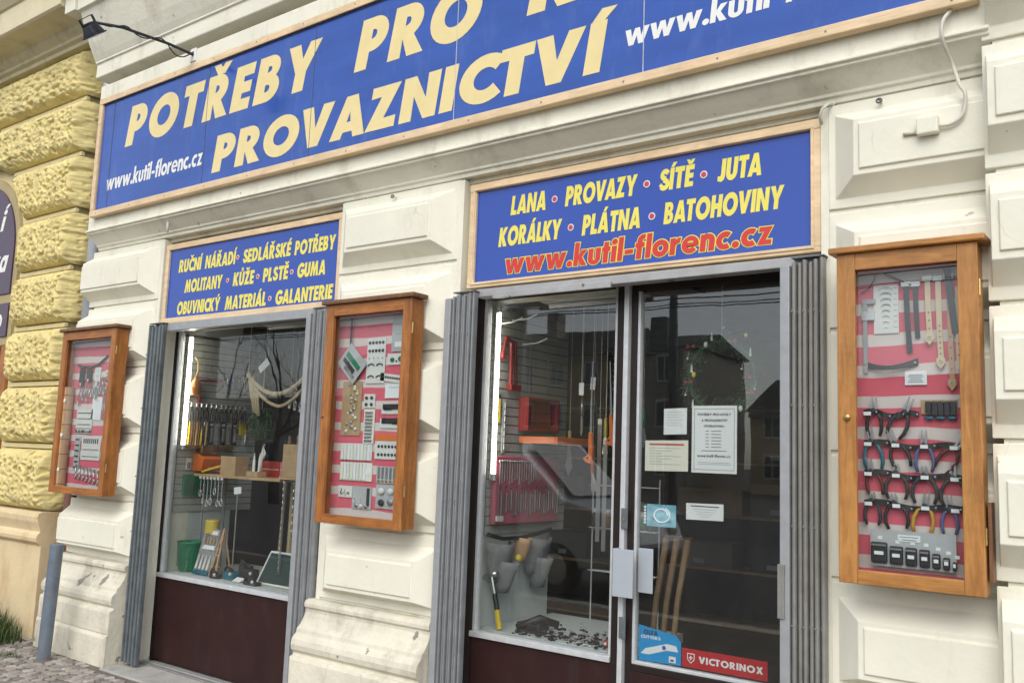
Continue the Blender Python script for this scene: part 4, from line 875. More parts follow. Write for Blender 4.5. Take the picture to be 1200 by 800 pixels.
def card(x0, x1, z0, z1, label, m='card_white', y=YC_-.003, items=None, cat='sample card', group=None, a=0.0, name='sample_card', thick=.003):
    """backing card with real small fittings; items: list of (shape, u, v, size, material)"""
    c = thing(name, label, cat, ((x0+x1)/2, y, z0), group); cx, cz = (x0+x1)/2, (z0+z1)/2
    rotxz(B(x0, x1, y-thick, y, z0, z1), cx, cz, a).build('card', m, c)
    for sh, u, v, s, mm in (items or []):
        x = x0+(x1-x0)*u; z = z0+(z1-z0)*v; yy = y-thick-.0005
        if sh == 'dot': mb = MB().lathe([(s,0),(s*.85,s*.5),(s*.3,s*.75)], (x,yy,z), 9, 'y')
        elif sh == 'ring': mb = MB().tube([(x+s*math.cos(t),yy-s*.22,z+s*math.sin(t)) for t in [i*2*math.pi/12 for i in range(12)]], s*.22, 5, closed=True)
        elif sh == 'arch': mb = MB().tube([(x+s*math.cos(t),yy-s*.15,z+s*.55*math.sin(t)) for t in [i*math.pi/8 for i in range(9)]], s*.14, 5)
        elif sh == 'bar': mb = B(x-s, x+s, yy-.005, yy, z-s*.2, z+s*.2)
        elif sh == 'vbar': mb = B(x-s*.18, x+s*.18, yy-.006, yy, z-s, z+s)
        elif sh == 'hook': mb = MB().tube([(x+p*s,yy-.003,z+q*s) for p,q in ((0,1),(0,.2),(-.35,-.2),(-.4,-.7),(0,-1),(.4,-.7),(.4,-.45))], s*.13, 5)
        elif sh == 'slip': mb = B(x-s, x+s, yy-.002, yy, z-s*.5, z+s*.5)
        elif sh == 'blob': mb = MB().ball((x,yy-s*.3,z), s, 7, 5, (1,.5,.8))
        elif sh == 'line': mb = B(x-s, x+s, yy-.0006, yy, z-.0012, z+.0012)
        rotxz(mb, cx, cz, a).build({'dot':'stud','ring':'ring','arch':'clasp','bar':'bar','vbar':'pin','hook':'hook','slip':'slip','blob':'fitting','line':'print_line'}[sh], mm, c)
    return c
def grid(sh, nx, nz, s, m, u0=.14, u1=.86, v0=.12, v1=.88, jit=0): return [(sh, u0+(u1-u0)*i/max(1,nx-1)+random.uniform(-jit,jit), v0+(v1-v0)*k/max(1,nz-1)+random.uniform(-jit,jit), s, m) for k in range(nz) for i in range(nx)]
card(-1.050, -0.956, 2.135, 2.328, 'white card of steel clasps in graded sizes, upper right case', 'card_white', items=[('arch', .5, .10+.115*k, .008+.0022*min(k, 7), 'steel') for k in range(8)]+[('dot', .5+.06*(j-1.5), .13+.115*k, .0028, 'steel') for k in range(1, 8) for j in range(4)]+[('line', .88, .12+.115*k, .006, 'print_grey') for k in range(8)], group=G_R)
card(-0.937, -0.857, 1.930, 1.984, 'small white price note below the black leather handle', 'white_paper', items=[('line', .5, .2+.13*k, .028-.004*(k % 3), 'print_grey') for k in range(5)], cat='note', name='price_note', group=G_R)
cl = thing('caliper', 'grey vernier caliper hanging at left of the tall case', 'caliper', (-1.10, YC_, 1.97), G_R)
B(-1.090, -1.074, YC_-.012, YC_-.008, 1.98, 2.27).build('beam', 'gate_light', cl); B(-1.094, -1.042, YC_-.013, YC_-.0075, 2.255, 2.275).build('fixed_jaw', 'gate_light', cl, bev=.001); B(-1.096, -1.046, YC_-.016, YC_-.007, 2.19, 2.225).build('slider', 'alu', cl, bev=.001)
pk = thing('tool_pack', 'dark blister pack of small tools beside the short strip', 'tool pack', (-0.82, YC_, 1.80), G_R)
B(-0.880, -0.752, YC_-.008, YC_, 1.818, 1.872).build('backing', 'cardboard', pk)
for k in range(5): B(-0.862+k*.022, -0.842+k*.022, YC_-.020, YC_-.0085, 1.812, 1.866).build('tool_pouch', 'charcoal', pk, bev=.003)
for k in range(3): MB().ball((-0.85+.04*k, YC_-.014, 1.803), .012, 8, 5, (1.6,.6,.6)).build('loop', 'teal_p', pk, smooth=True)
bd = thing('plane_board', 'grey board with seven black blocks in falling sizes at case bottom', 'display board', (-0.91, YC_, 1.237), G_R)
B(-1.066, -0.762, YC_-.030, YC_-.026, 1.240, 1.376).build('board', 'card_grey', bd)
x = -1.062
for k, (wd, hh) in enumerate(((.060,.078),(.048,.068),(.041,.068),(.036,.066),(.028,.056),(.024,.046),(.015,.034))):
    z = 1.252-.001*k; bl = B(x, x+wd, YC_-.046, YC_-.0305, z, z+hh).build('block', 'black', bd, bev=.006); B(x+.003, x+wd-.003, YC_-.0475, YC_-.0465, z+hh-.014, z+hh-.008).build('edge', 'gate_grey', bl)
    B(x+wd*.24, x+wd*.80, YC_-.0485, YC_-.0465, z+hh*.40, z+hh*.40+.013).build('price_tag', 'white_paper', bl); B(x+wd*.4, x+wd*.4+.016, YC_-.0315, YC_-.0305, z+hh+.010, z+hh+.022).build('number_slip', 'white_paper', bd)
    x += wd+.0085
B(-.965, -.885, YC_-.0315, YC_-.0305, 1.338, 1.362).build('title_slip', 'white_paper', bd)
for k in range(2): B(-.960+.01*k, -.892-.006*k, YC_-.0325, YC_-.0318, 1.353-.010*k, 1.356-.010*k).build('print_line', 'print_grey', bd)
# cord draped across the case top
tag(MB().tube([(-1.1,YC_-.01,2.30),(-1.07,YC_-.012,2.315),(-1.045,YC_-.012,2.35),(-1.04,YC_-.012,2.372)], .0022, 6).build('cord', 'black'), 'thin black cord looped in the top left corner of the tall case', 'cord')
tag(MB().tube([(-1.005+.020*k,YC_-.012-.004*(k%2),2.372-.011*k) for k in range(6)], .0045, 6).build('braided_cord', 'black'), 'black braided cord sloping to the dark straps in the tall case', 'cord')

# ---- middle case goods
G_M = 'sample cards in the middle display case'
R = random.Random(3)
card(-3.918, -3.768, 1.992, 2.255, 'white card with rows of dark studs and arched clasps, top centre', 'card_white', items=grid('dot', 5, 2, .010, 'charcoal', v0=.72, v1=.90)+grid('arch', 2, 2, .024, 'charcoal', u0=.28, u1=.74, v0=.12, v1=.38)+grid('dot', 4, 1, .006, 'steel', v0=.56), group=G_M)
card(-4.120, -3.930, 2.03, 2.19, 'tilted pale card with a green clip tool, left of studs card', 'card_grey', items=[('bar',.5,.62,.07,'green_p'),('bar',.45,.36,.06,'charcoal'),('bar',.6,.2,.05,'steel')], a=-.75, y=YC_-.02, group=G_M)
card(-4.108, -3.945, 1.690, 2.006, 'brown card covered with brass and white fittings', 'cardboard', items=[('blob', R.uniform(.15,.85), .08+.9*k/22, R.uniform(.009,.016), R.choice(['card_white','brass','card_white','steel'])) for k in range(22)], group=G_M)
card(-3.722, -3.610, 2.17, 2.372, 'translucent bag of small parts at the top right corner', 'card_grey', items=[('line',.5,.5,.03,'print_grey'),('slip',.5,.2,.03,'white_paper')], group=G_M)
card(-3.750, -3.604, 2.095, 2.160, 'low white card with two green fittings under the bag', 'card_white', items=[('blob',.3,.45,.016,'green_p'),('blob',.75,.5,.018,'green_p'),('dot',.5,.3,.006,'charcoal')], group=G_M)
card(-3.800, -3.600, 1.995, 2.040, 'narrow tilted strip of dark rivets at right', 'card_white', items=grid('dot', 9, 1, .007, 'charcoal', v0=.55), a=-.12, group=G_M)
card(-3.755, -3.600, 1.905, 1.985, 'blank white slip under the tilted rivet strip', 'white_paper', items=[('line',.5,.75,.05,'print_grey')], group=G_M)
card(-3.922, -3.832, 1.850, 1.930, 'small card of four tiny clasps in the centre', 'card_white', items=grid('blob', 2, 2, .012, 'charcoal', u0=.25, u1=.72, v0=.25, v1=.72), group=G_M)
card(-3.915, -3.828, 1.645, 1.842, 'tall narrow beige card of stacked buckles', 'paper_cream', items=grid('bar', 1, 9, .030, 'steel', u0=.5, v0=.08, v1=.9)+[('slip',.8,.15,.016,'white_paper')], group=G_M)
card(-3.782, -3.600, 1.735, 1.790, 'lower black clamp mounted on a white card', 'card_white', items=[('bar',.5,.75,.075,'black'),('bar',.72,.5,.03,'charcoal')], group=G_M)
card(-3.775, -3.600, 1.815, 1.870, 'upper black clamp mounted on a white card', 'card_white', items=[('bar',.5,.75,.075,'black'),('bar',.3,.5,.03,'charcoal')], group=G_M)
card(-3.812, -3.588, 1.560, 1.662, 'white card of two rows of dark eyelets beneath an orange band', 'card_white', items=grid('dot', 7, 2, .009, 'charcoal', v0=.25, v1=.70), group=G_M)
card(-3.812, -3.588, 1.664, 1.700, 'plain orange card strip above the eyelets card', 'orange', group=G_M)
card(-4.095, -3.835, 1.548, 1.642, 'upper fan of overlapping pale swatch slips', 'card_white', items=[('vbar', .08+.105*k, .5, .046, ['paper_cream','card_white','white_paper'][k % 3]) for k in range(9)], group=G_M)
card(-4.090, -3.825, 1.430, 1.535, 'lower fan of overlapping pale swatch slips', 'paper_cream', items=[('vbar', .08+.10*k, .52, .049, ['paper_cream','white_paper','card_white'][k % 3]) for k in range(8)]+[('slip',.86,.5,.03,'white_paper')], group=G_M)
card(-4.095, -3.980, 1.332, 1.398, 'small pale card of loose black hooks at lower left', 'card_white', items=[('hook',.25,.5,.018,'charcoal'),('hook',.5,.45,.018,'steel'),('blob',.75,.4,.010,'brass')], group=G_M)
card(-3.976, -3.820, 1.272, 1.400, 'grey card with steel pins and hinges, bottom centre', 'card_grey', items=[('vbar',.85,.55,.05,'charcoal'),('hook',.15,.42,.018,'card_white'),('hook',.45,.42,.018,'card_white'),('blob',.25,.15,.014,'steel'),('blob',.5,.14,.014,'card_white'),('blob',.75,.13,.014,'steel')], group=G_M)
card(-3.790, -3.620, 1.425, 1.520, 'grey card of upright zip pulls and yellow beads, lower right', 'card_grey', items=grid('vbar', 5, 1, .030, 'steel', v0=.62)+grid('blob', 5, 1, .009, 'brass', v0=.14), group=G_M)
card(-3.785, -3.625, 1.285, 1.420, 'white card of four shiny snap hooks, bottom right', 'card_grey', items=[('blob',.3,.72,.024,'card_white'),('blob',.75,.72,.024,'card_white'),('blob',.32,.25,.024,'charcoal'),('blob',.75,.28,.022,'steel')], group=G_M)
kt = thing('hanging_tag', 'dark metal rule hanging down from the top of the middle case', 'rule', (-4.05, YC_, 2.2), G_M)
B(-4.055, -4.042, YC_-.022, YC_-.018, 2.13, 2.385).build('blade', 'charcoal', kt); B(-4.058, -4.039, YC_-.024, YC_-.016, 2.125, 2.14).build('end', 'steel', kt)

# ---- left case goods
G_L = 'goods in the left display case'
rl = thing('tape_roll', 'tall roll of brown banded straps standing in the left case', 'strap roll', (-7.262, YC_-.04, 1.23), G_L)
MB().tube([(-7.262,YC_-.040,1.235),(-7.262,YC_-.040,2.02)], .036, 16).build('roll', 'leather_tan', rl)
for k in range(26): MB().lathe([(.0368,-.0035),(.0375,0),(.0368,.0035)], (-7.262,YC_-.040,1.26+.029*k), 16).build('band', 'leather_tan' if k % 4 else 'wood_dark', rl)
for k in range(3): B(-7.262, -7.235, YC_-.0795, YC_-.0755, 1.36+.27*k, 1.385+.27*k).build('price_tag', 'white_paper', rl)
for k, (x, l, hh) in enumerate(((-7.13, 'first black strap buckle hanging on the top cord', .13), (-7.02, 'second black strap buckle hanging on the top cord', .10))):
    t = thing('buckle', l+' in the left case', 'buckle', (x, YC_, 2.0), G_L)
    B(x-.038, x+.030, YC_-.020, YC_-.012, 2.16-hh, 2.16).build('webbing', 'black', t, bev=.003); MB().ball((x-.005,YC_-.018,2.175), .022, 8, 6, (1.3,.6,.7)).build('clasp', 'charcoal', t, smooth=True); B(x-.02, x, YC_-.022, YC_-.0205, 2.165-hh, 2.185-hh).build('tip', 'card_white', t)
tag(MB().tube([(-7.22,YC_-.01,2.20),(-7.12,YC_-.014,2.185),(-7.0,YC_-.014,2.18),(-6.9,YC_-.014,2.195),(-6.78,YC_-.01,2.26)], .008, 6).build('cord', 'charcoal'), 'dark cord strung across the top of the left case', 'cord', G_L)
card(-6.965, -6.875, 1.95, 2.175, 'white strip card hanging from the dark cord in the left case', 'card_white', items=grid('line', 1, 5, .02, 'print_grey', u0=.5), a=-.05, group=G_L)
card(-6.800, -6.690, 2.03, 2.15, 'small grey lock on a pale card by the right stile', 'card_white', items=[('blob',.45,.4,.032,'gate_grey'),('arch',.45,.72,.025,'steel')], group=G_L)
for k in range(7):
    x = -7.14+.062*k; z = 1.93+.012*k+.02*(k % 2); c = thing('carabiner', 'steel snap hook hanging '+ORD[k]+' from the left in the left case row', 'snap hook', (x, YC_, z), 'row of snap hooks in the left case')
    MB().tube([(x+.020*math.cos(t)+.012*math.sin(t), YC_-.016, z+.048*math.sin(t)) for t in [i*2*math.pi/14 for i in range(14)]], .0055, 6, closed=True).build('ring', 'steel', c, smooth=True)
    MB().tube([(x,YC_-.016,z+.048),(x+.01,YC_-.014,z+.085)], .006, 6).build('swivel', 'steel', c)
card(-7.175, -6.935, 1.70, 1.845, 'white card with three rows of small buckles in the left case', 'card_white', items=grid('bar', 7, 3, .012, 'charcoal', v0=.2, v1=.82), group=G_L)
card(-7.165, -6.935, 1.655, 1.697, 'row of jumbled dark clips below the three-row card', 'card_grey', items=[('blob', .06+.098*k, .5, .014, R.choice(['charcoal','steel','brass'])) for k in range(10)], group=G_L)
card(-6.955, -6.815, 1.765, 1.945, 'tall plain white card beside a hanging chain', 'white_paper', items=[('line',.5,.8,.03,'print_grey')], a=-.06, group=G_L)
t = thing('chain', 'short dark chain hanging beside the tall white card', 'chain', (-6.77, YC_, 1.72), G_L)
for k in range(12): MB().tube([(-6.77+(.006 if k%2 else .002)*math.cos(a),YC_-.014-(.006 if k%2==0 else 0)*math.cos(a),1.99-.020*k+.012*math.sin(a)) for a in [i*2*math.pi/8 for i in range(8)]], .0028, 5, closed=True).build('link', 'steel', t)
card(-7.165, -7.080, 1.375, 1.630, 'narrow grey strip of six dark fittings in the left case', 'card_grey', items=grid('bar', 1, 6, .026, 'charcoal', u0=.5, v0=.08, v1=.92), group=G_L)
card(-7.060, -6.780, 1.455, 1.625, 'large white card of tool bits in three rows, left case', 'card_white', items=grid('vbar', 8, 1, .018, 'charcoal', v0=.86)+grid('bar', 6, 1, .014, 'steel', v0=.48)+grid('bar', 7, 1, .010, 'charcoal', v0=.16), group=G_L)
for k in range(7):
    x = -7.10+.055*k; z = 1.35-.006*k; c = thing('hook', 'bright steel hook '+ORD[k]+' from the left, bottom row of left case', 'hook', (x, YC_, z), 'row of steel hooks at the bottom of the left case')
    MB().tube([(x+p*.03,YC_-.012,z+q*.05) for p,q in ((0,.9),(0,0),(-.3,-.5),(0,-.9),(.35,-.55),(.35,-.1))], .0055, 6).build('shank', 'steel', c, smooth=True)
    MB().tube([(x+.010*math.cos(t),YC_-.012,z+.055+.010*math.sin(t)) for t in [i*2*math.pi/10 for i in range(10)]], .004, 5, closed=True).build('eye', 'steel', c)
# ================================================================ left window display
mat('slate_green', (0.018, 0.045, 0.038), .5, var=.2, vscale=12); wood('handle_wood', (0.22, 0.13, 0.06), (0.34, 0.22, 0.11), rough=.6)
def slat_wall(x, y0, y1, z0, z1, label, side=1):
    s = thing('slat_wall', label, 'slat wall', (x, (y0+y1)/2, z0)); n = int((z1-z0)/0.052)
    B(x-.025*side if side > 0 else x+.012, x-.012 if side > 0 else x+.025, y0, y1, z0, z1).build('board', 'gate_dark', s)
    me = B(x-.011, x, y0, y1, 0, 0.0455).mesh('slat', 'slatwall')
    for k in range(n): 
        o = link('slat', me, s); o.location = (0, 0, z0+k*0.052+.002)
    return s
slat_wall(-6.345, 0.27, 0.98, 1.09, 2.46, 'pale grey slat wall on the left side of the left window')
slat_wall(-3.285, 0.27, 1.05, 1.16, 2.46, 'grey slat wall behind the red tools in the door window')
def display(x0, x1, par, label, yb, yp):
    B(x0, x1, 0.245, yb, 0.605, 0.655).build('display_floor', 'display_white', par); B(x0, x1, 0.265, yb-.01, 0.004, 0.604).build('display_base', 'brown_panel', par)
    B(x0-.035, x0-.002, 0.245, yp, 0.60, 2.60).build('side_panel', 'display_white', par)
display(-6.36, -4.40, W1, 'l', .98, .80); display(-3.30, -2.41, W2, 'r', .98, .92)
B(-6.40, -4.36, 0.262, 1.12, 2.60, 2.63).build('canopy', 'interior_wall', W1); B(-3.34, -2.36, 0.262, 1.12, 2.60, 2.63).build('canopy', 'interior_wall', W2)
for nm, x, y, z0, z1, l in (('a', -6.275, 0.268, 1.60, 2.425, 'lit upright fluorescent tube at the left edge of the left window'), ('b', -3.242, 0.268, 1.50, 2.420, 'lit upright fluorescent tube at the left edge of the door window')):
    t = thing('tube_lamp', l, 'lamp', (x, y, z0))
    MB().tube([(x,y,z0),(x,y,z1)], 0.013 if nm == 'a' else 0.007, 12).build('tube', 'tube_glow', t, smooth=True)
    for z in (z0-.018, z1+.018): MB().tube([(x,y,z-.018),(x,y,z+.018)], 0.015, 12).build('cap', 'alu', t)
    B(x-.022, x-.014, y-.012, y+.02, z0-.03, z1+.03).build('batten', 'trim_white', t)
t = thing('ceiling_light', 'unlit white fluorescent fitting along the top of the door window', 'lamp', (-2.85, .5, 2.5)); B(-3.1, -2.42, .46, .56, 2.50, 2.56).build('body', 'card_white', t, bev=.006); MB().tube([(-3.06,.51,2.482),(-2.44,.51,2.482)], .014, 10).build('tube', 'white_paper', t, smooth=True)
t = thing('ceiling_light', 'unlit white fluorescent fitting along the top of left window', 'lamp', (-5.2, .5, 2.5)); B(-5.75, -4.6, .50, .60, 2.52, 2.57).build('body', 'card_white', t, bev=.006); MB().tube([(-5.7,.55,2.505),(-4.65,.55,2.505)], .014, 10).build('tube', 'white_paper', t, smooth=True)
GW = 'goods on the left window slat wall'
xw = -6.342
t = thing('oil_can', 'copper oil can with a long spout hanging by the lit tube', 'oil can', (xw+.05, .335, 2.02))
MB().lathe([(.050,0),(.048,.07),(.036,.10),(.012,.13),(.008,.15)], (xw+.06,.335,1.985), 18).build('body', 'copper', t, smooth=True); MB().tube([(xw+.06,.335,2.12),(xw+.062,.35,2.18),(xw+.06,.345,2.25),(xw+.05,.32,2.28)], [.007,.006,.005,.003], 8).build('spout', 'brass', t, smooth=True)
t = thing('hacksaw', 'dark red hacksaw frame on the slat wall, right of oil can', 'saw', (xw, .5, 2.0), GW)
MB().tube([(xw+.02,.405,1.985),(xw+.02,.405,2.105),(xw+.02,.60,2.115),(xw+.02,.605,2.07)], .009, 8).build('frame', 'red_plastic', t); MB().tube([(xw+.02,.405,1.99),(xw+.02,.40,1.90)], .014, 8).build('handle', 'red_plastic', t)
t = thing('price_rail', 'long chrome rail for hanging tools on left window slat wall', 'rail', (xw, .6, 1.91), GW); MB().tube([(xw+.05,.30,1.925),(xw+.05,.90,1.925)], .006, 8).build('bar', 'alu', t)
for yy in (.32, .6, .88): MB().tube([(xw,yy,1.925),(xw+.05,yy,1.925)], .004, 6).build('peg', 'alu', t)
R2 = random.Random(5)
def side_pliers(y, z, k, grp, label, grip='charcoal', ln=.11):
    p = thing('pliers', label, 'pliers', (xw+.05, y, z), grp)
    for sg in (-1, 1):
        MB().tube([(xw+.052,y+sg*.004,z),(xw+.052,y+sg*.014,z-ln*.4),(xw+.052,y+sg*.012,z-ln)], .0065, 6).build('grip', grip, p)
        MB().tube([(xw+.052,y+sg*.004,z),(xw+.052,y+sg*.003,z+.035)], .004, 6).build('jaw', 'steel', p)
for k in range(12): side_pliers(.325+.045*k, 1.895, k, 'dark pliers hanging along the chrome rail', 'dark pliers hanging '+ORD[k]+' from the glass on the chrome rail, left window', 'charcoal' if k % 3 else 'black')
sh = thing('tool_rail', 'wooden rail holding upright files and chisels beside the tube', 'rail', (xw, .5, 1.59), GW); B(xw, xw+.075, .28, .72, 1.575, 1.60).build('board', 'wood_dark', sh, bev=.003)
for k in range(9):
    y = .30+.022*k; m_ = ['wood_pale','yellow_p','wood_dark','brass','wood_pale','wood_dark','yellow_p','charcoal','wood_pale'][k]; c = thing('chisel', ['pale wooden','bright yellow','dark brown','brass-coloured','second pale wooden','second dark brown','second yellow','black','third pale wooden'][k]+' handle of a chisel upright in the rail by the tube', 'chisel', (xw+.04, y, 1.6), 'files and chisels in the wooden rail')
    hh = R2.uniform(.12, .20); MB().tube([(xw+.04,y,1.602),(xw+.042,y+.005,1.60+hh)], [.009,.007], 8).build('handle', m_, c); MB().tube([(xw+.042,y+.005,1.60+hh),(xw+.042,y+.006,1.64+hh)], .004, 6).build('blade', 'steel', c)
for k in range(5):
    y = .52+.055*k; c = thing('blister_pack', f'{["first","second","third","fourth","fifth"][k]} grey blister pack counting from the chisels on the slat wall', 'tool pack', (xw, y, 1.62), 'blister packs on the slat wall'); B(xw+.006, xw+.012, y, y+.048, 1.61, 1.79+.01*(k%2)).build('card', 'card_grey' if k % 2 else 'charcoal', c); B(xw+.0125, xw+.030, y+.012, y+.036, 1.63, 1.74).build('tool', 'gate_grey', c, bev=.004); B(xw+.0125, xw+.014, y+.008, y+.04, 1.755, 1.775).build('price_tag', 'white_paper', c)
c = thing('glove_pack', 'bright yellow pack at the end of the blister packs', 'pack', (xw, .84, 1.7), GW); B(xw+.01, xw+.03, .80, .87, 1.69, 1.82).build('pack', 'yellow_p', c, bev=.008); B(xw+.0305, xw+.032, .81, .86, 1.79, 1.81).build('header', 'white_paper', c)
c = thing('wall_bin', 'red-orange plastic bin hooked on the slat wall above the green holder', 'bin', (xw, .5, 1.40), GW)
MB().prism_y([(xw+.01,1.40),(xw+.12,1.40),(xw+.15,1.50),(xw+.01,1.55)], .40, .60).build('bin', 'orange', c, bev=.006); B(xw+.012, xw+.10, .42, .56, 1.53, 1.60).build('contents', 'wood_dark', c)
c = thing('tool_holder', 'dark green plastic tool holder low on the slat wall', 'tool holder', (xw, .46, 1.22), GW); B(xw+.005, xw+.030, .325, .60, 1.215, 1.375).build('plate', 'green_p', c, bev=.006)
for k in range(9): B(xw+.0305, xw+.036, .345+.027*k, .356+.027*k, 1.24, 1.33-.006*k).build('bit', 'gate_dark', c)
ordn = ['first','second','third','fourth','fifth','sixth','seventh']
for r_, (zz, nm) in enumerate(((2.14,'top'), (1.70,'lower'))):
    for k in range(6):
        if r_ == 1 and k < 5: continue
        y = .63+.055*k if r_ == 0 else .84+.05*(k-5); m_ = ['card_grey','blue_p','charcoal','card_white','red_plastic','card_grey'][k]
        c = thing('hanging_pack', f'{ordn[k]} hanging tool pack in the {nm} row right of the hacksaw', 'tool pack', (xw, y, zz), 'hanging packs on the slat wall'); B(xw+.02, xw+.024, y, y+.042, zz-.09, zz+.03).build('card', m_, c); MB().tube([(xw+.03,y+.021,zz),(xw+.03,y+.021,zz-.075)], .006, 7).build('tool', 'steel', c); MB().tube([(xw,y+.021,zz+.025),(xw+.06,y+.021,zz+.03)], .002, 5).build('peg', 'alu', c)
for k in range(9):
    y = .34+.06*k; z = 1.43 if y > .62 else 1.50
    if .38 < y < .62: continue
    c = thing('small_pack', f'small carded pack number {["one","two","three","four","five","six","seven","eight","nine"][k]} from the glass, low on slat wall', 'tool pack', (xw, y, z), 'small carded packs low on the slat wall'); B(xw+.01, xw+.014, y, y+.045, z-.09, z).build('card', ['card_white','blue_p','card_grey','red_plastic'][k % 4], c); B(xw+.0145, xw+.024, y+.01, y+.035, z-.08, z-.035).build('content', 'gate_grey', c, bev=.003)
# bright bottles of oil along the right
for k in range(8):
    x = -5.34+.06*k; c = thing('snap_ring', 'chrome snap ring '+ORD[k]+' from the left in the row below the rope', 'snap ring', (x, .5, 1.85), 'chrome snap rings below the rope'); z = 1.93-.012*(k % 3)
    MB().tube([(x,.50,2.60),(x,.50,z+.03)], .0012, 5).build('string', 'cable_white', c); MB().tube([(x+.013*math.cos(t),.50,z+.024*math.sin(t)) for t in [i*2*math.pi/12 for i in range(12)]], .005, 6, closed=True).build('ring', 'alu', c, smooth=True); MB().ball((x,.50,z-.034), .012, 8, 6).build('ball', 'card_white', c, smooth=True)
# hanging rope swags
rp = thing('rope', 'thick hemp rope hung in two swags in the left window', 'rope', (-5.45, .45, 2.0))
def swag(a, b, sag, n=18): return [tuple(Vector(a).lerp(Vector(b), k/n)-Vector((0,0,sag*4*(k/n)*(1-k/n)))) for k in range(n+1)]
MB().tube(swag((-5.74,.42,2.14),(-5.10,.42,2.10),.13), .017, 8).build('swag', 'rope', rp, smooth=True)
MB().tube(swag((-5.74,.43,2.12),(-5.36,.43,1.90),.05)+swag((-5.36,.43,1.90),(-5.08,.43,2.06),.03)[1:], .013, 8).build('swag', 'rope', rp, smooth=True)
for k in range(4): MB().tube([(-5.745+.01*k,.43+.008*k,2.13),(-5.70+.025*k,.43,1.98),(-5.655+.02*k,.43,1.86-.01*k)], .009, 7).build('tail', 'rope', rp, smooth=True)
MB().tube([(-5.74,.42,2.14),(-5.74,.42,2.60)], .003, 6).build('cord', 'cable_white', rp); MB().tube([(-5.10,.42,2.10),(-5.10,.42,2.60)], .003, 6).build('cord', 'cable_white', rp)
c = thing('price_card', 'white price card tilted on a string above the rope', 'price card', (-5.52, .4, 2.16)); rotxz(B(-5.60, -5.48, .40, .402, 2.17, 2.225), -5.54, 2.2, .6).build('card', 'white_paper', c); MB().tube([(-5.50,.401,2.24),(-5.49,.401,2.60)], .0015, 5).build('string', 'cable_white', c)
# green bundle
lf = thing('raffia_bundle', 'bushy bundle of green raffia hanging below the rope', 'raffia', (-5.66, .55, 1.7)); mb = MB()
for k in range(520):
    a = R2.uniform(0, 6.28); r = .085*math.sqrt(R2.random()); z = R2.uniform(1.70, 1.90); p = Vector((-5.68+r*math.cos(a), .52+r*.7*math.sin(a), z)); d = Vector((R2.gauss(0,.03), R2.gauss(0,.03), -R2.uniform(.03,.07))); s = Vector((R2.uniform(-1,1), R2.uniform(-1,1), 0)).normalized()*.004
    mb.add([p-s, p+s, p+d+s*.4, p+d-s*.4], [(0,1,2,3)])
stuff(mb.build('strands', 'leaf', lf)); MB().tube([(-5.68,.52,1.88),(-5.68,.52,2.60)], .003, 6).build('cord', 'cable_white', lf)
# wooden shelf with goods
s = thing('shelf', 'pale wooden shelf across the middle of the left window', 'shelf', (-5.65, .5, 1.37)); B(-6.24, -5.22, .36, .66, 1.365, 1.385).build('board', 'wood_pale', s, bev=.002); B(-5.21, -4.98, .34, .55, 1.385, 1.403).build('end_board', 'wood_pale', s, bev=.002)
MB().tube([(-5.36,.60,.66),(-5.36,.60,1.364)], .018, 8).build('leg', 'olive', s); MB().tube([(-6.2,.62,.66),(-6.2,.62,1.364)], .012, 8).build('leg', 'gate_grey', s); MB().tube([(-5.0,.52,.66),(-5.0,.52,1.384)], .012, 8).build('leg', 'gate_grey', s)
def carton(x0, x1, y0, y1, z0, z1, l, m_='cardboard'):
    c = thing('carton', l, 'box', ((x0+x1)/2, (y0+y1)/2, z0)); B(x0, x1, y0, y1, z0, z1).build('body', m_, c, bev=.002); B(x0+.002, x1-.002, y0-.0008, y0-.0002, (z0+z1)/2-.004, (z0+z1)/2+.004).build('tape', 'wood_pale', c); return c
carton(-5.945, -5.765, .38, .50, 1.3855, 1.525, 'open cardboard carton at the middle of the window shelf')
carton(-5.205, -5.035, .36, .46, 1.404, 1.63, 'tall narrow cardboard carton at the right end of the shelf')
carton(-5.70, -5.46, .54, .64, 1.3855, 1.50, 'dark red box at the back of the window shelf', 'red_plastic')
carton(-5.44, -5.30, .53, .62, 1.3855, 1.50, 'maroon box beside the dark red one on the shelf', 'pink_plastic')
c = thing('shears', 'pair of white-bladed shears standing in a wooden block on the shelf', 'shears', (-5.56, .42, 1.40)); B(-5.63, -5.50, .38, .46, 1.386, 1.425).build('block', 'wood_pale', c, bev=.003)
for x in (-5.60, -5.535): MB().prism_y([(x-.014,1.4255),(x+.014,1.4255),(x+.012,1.50),(x,1.56),(x-.012,1.50)][::-1], .418, .424).build('blade', 'card_white', c)
MB().tube([(-5.52,.42,1.426),(-5.51,.42,1.55),(-5.495,.42,1.62),(-5.48,.42,1.56),(-5.50,.42,1.52)], .010, 7).build('handle', 'card_white', c, smooth=True)
c = thing('chain_tools', 'yellow and red long tools lying on the left part of shelf', 'tools', (-6.1, .45, 1.39))
for k, m_ in enumerate(('yellow_p','red_plastic','wood_pale')): MB().tube([(-6.20,.40+.03*k,1.40+.012*k),(-5.97,.42+.02*k,1.395+.03*(2-k))], .009, 7).build('rod', m_, c)
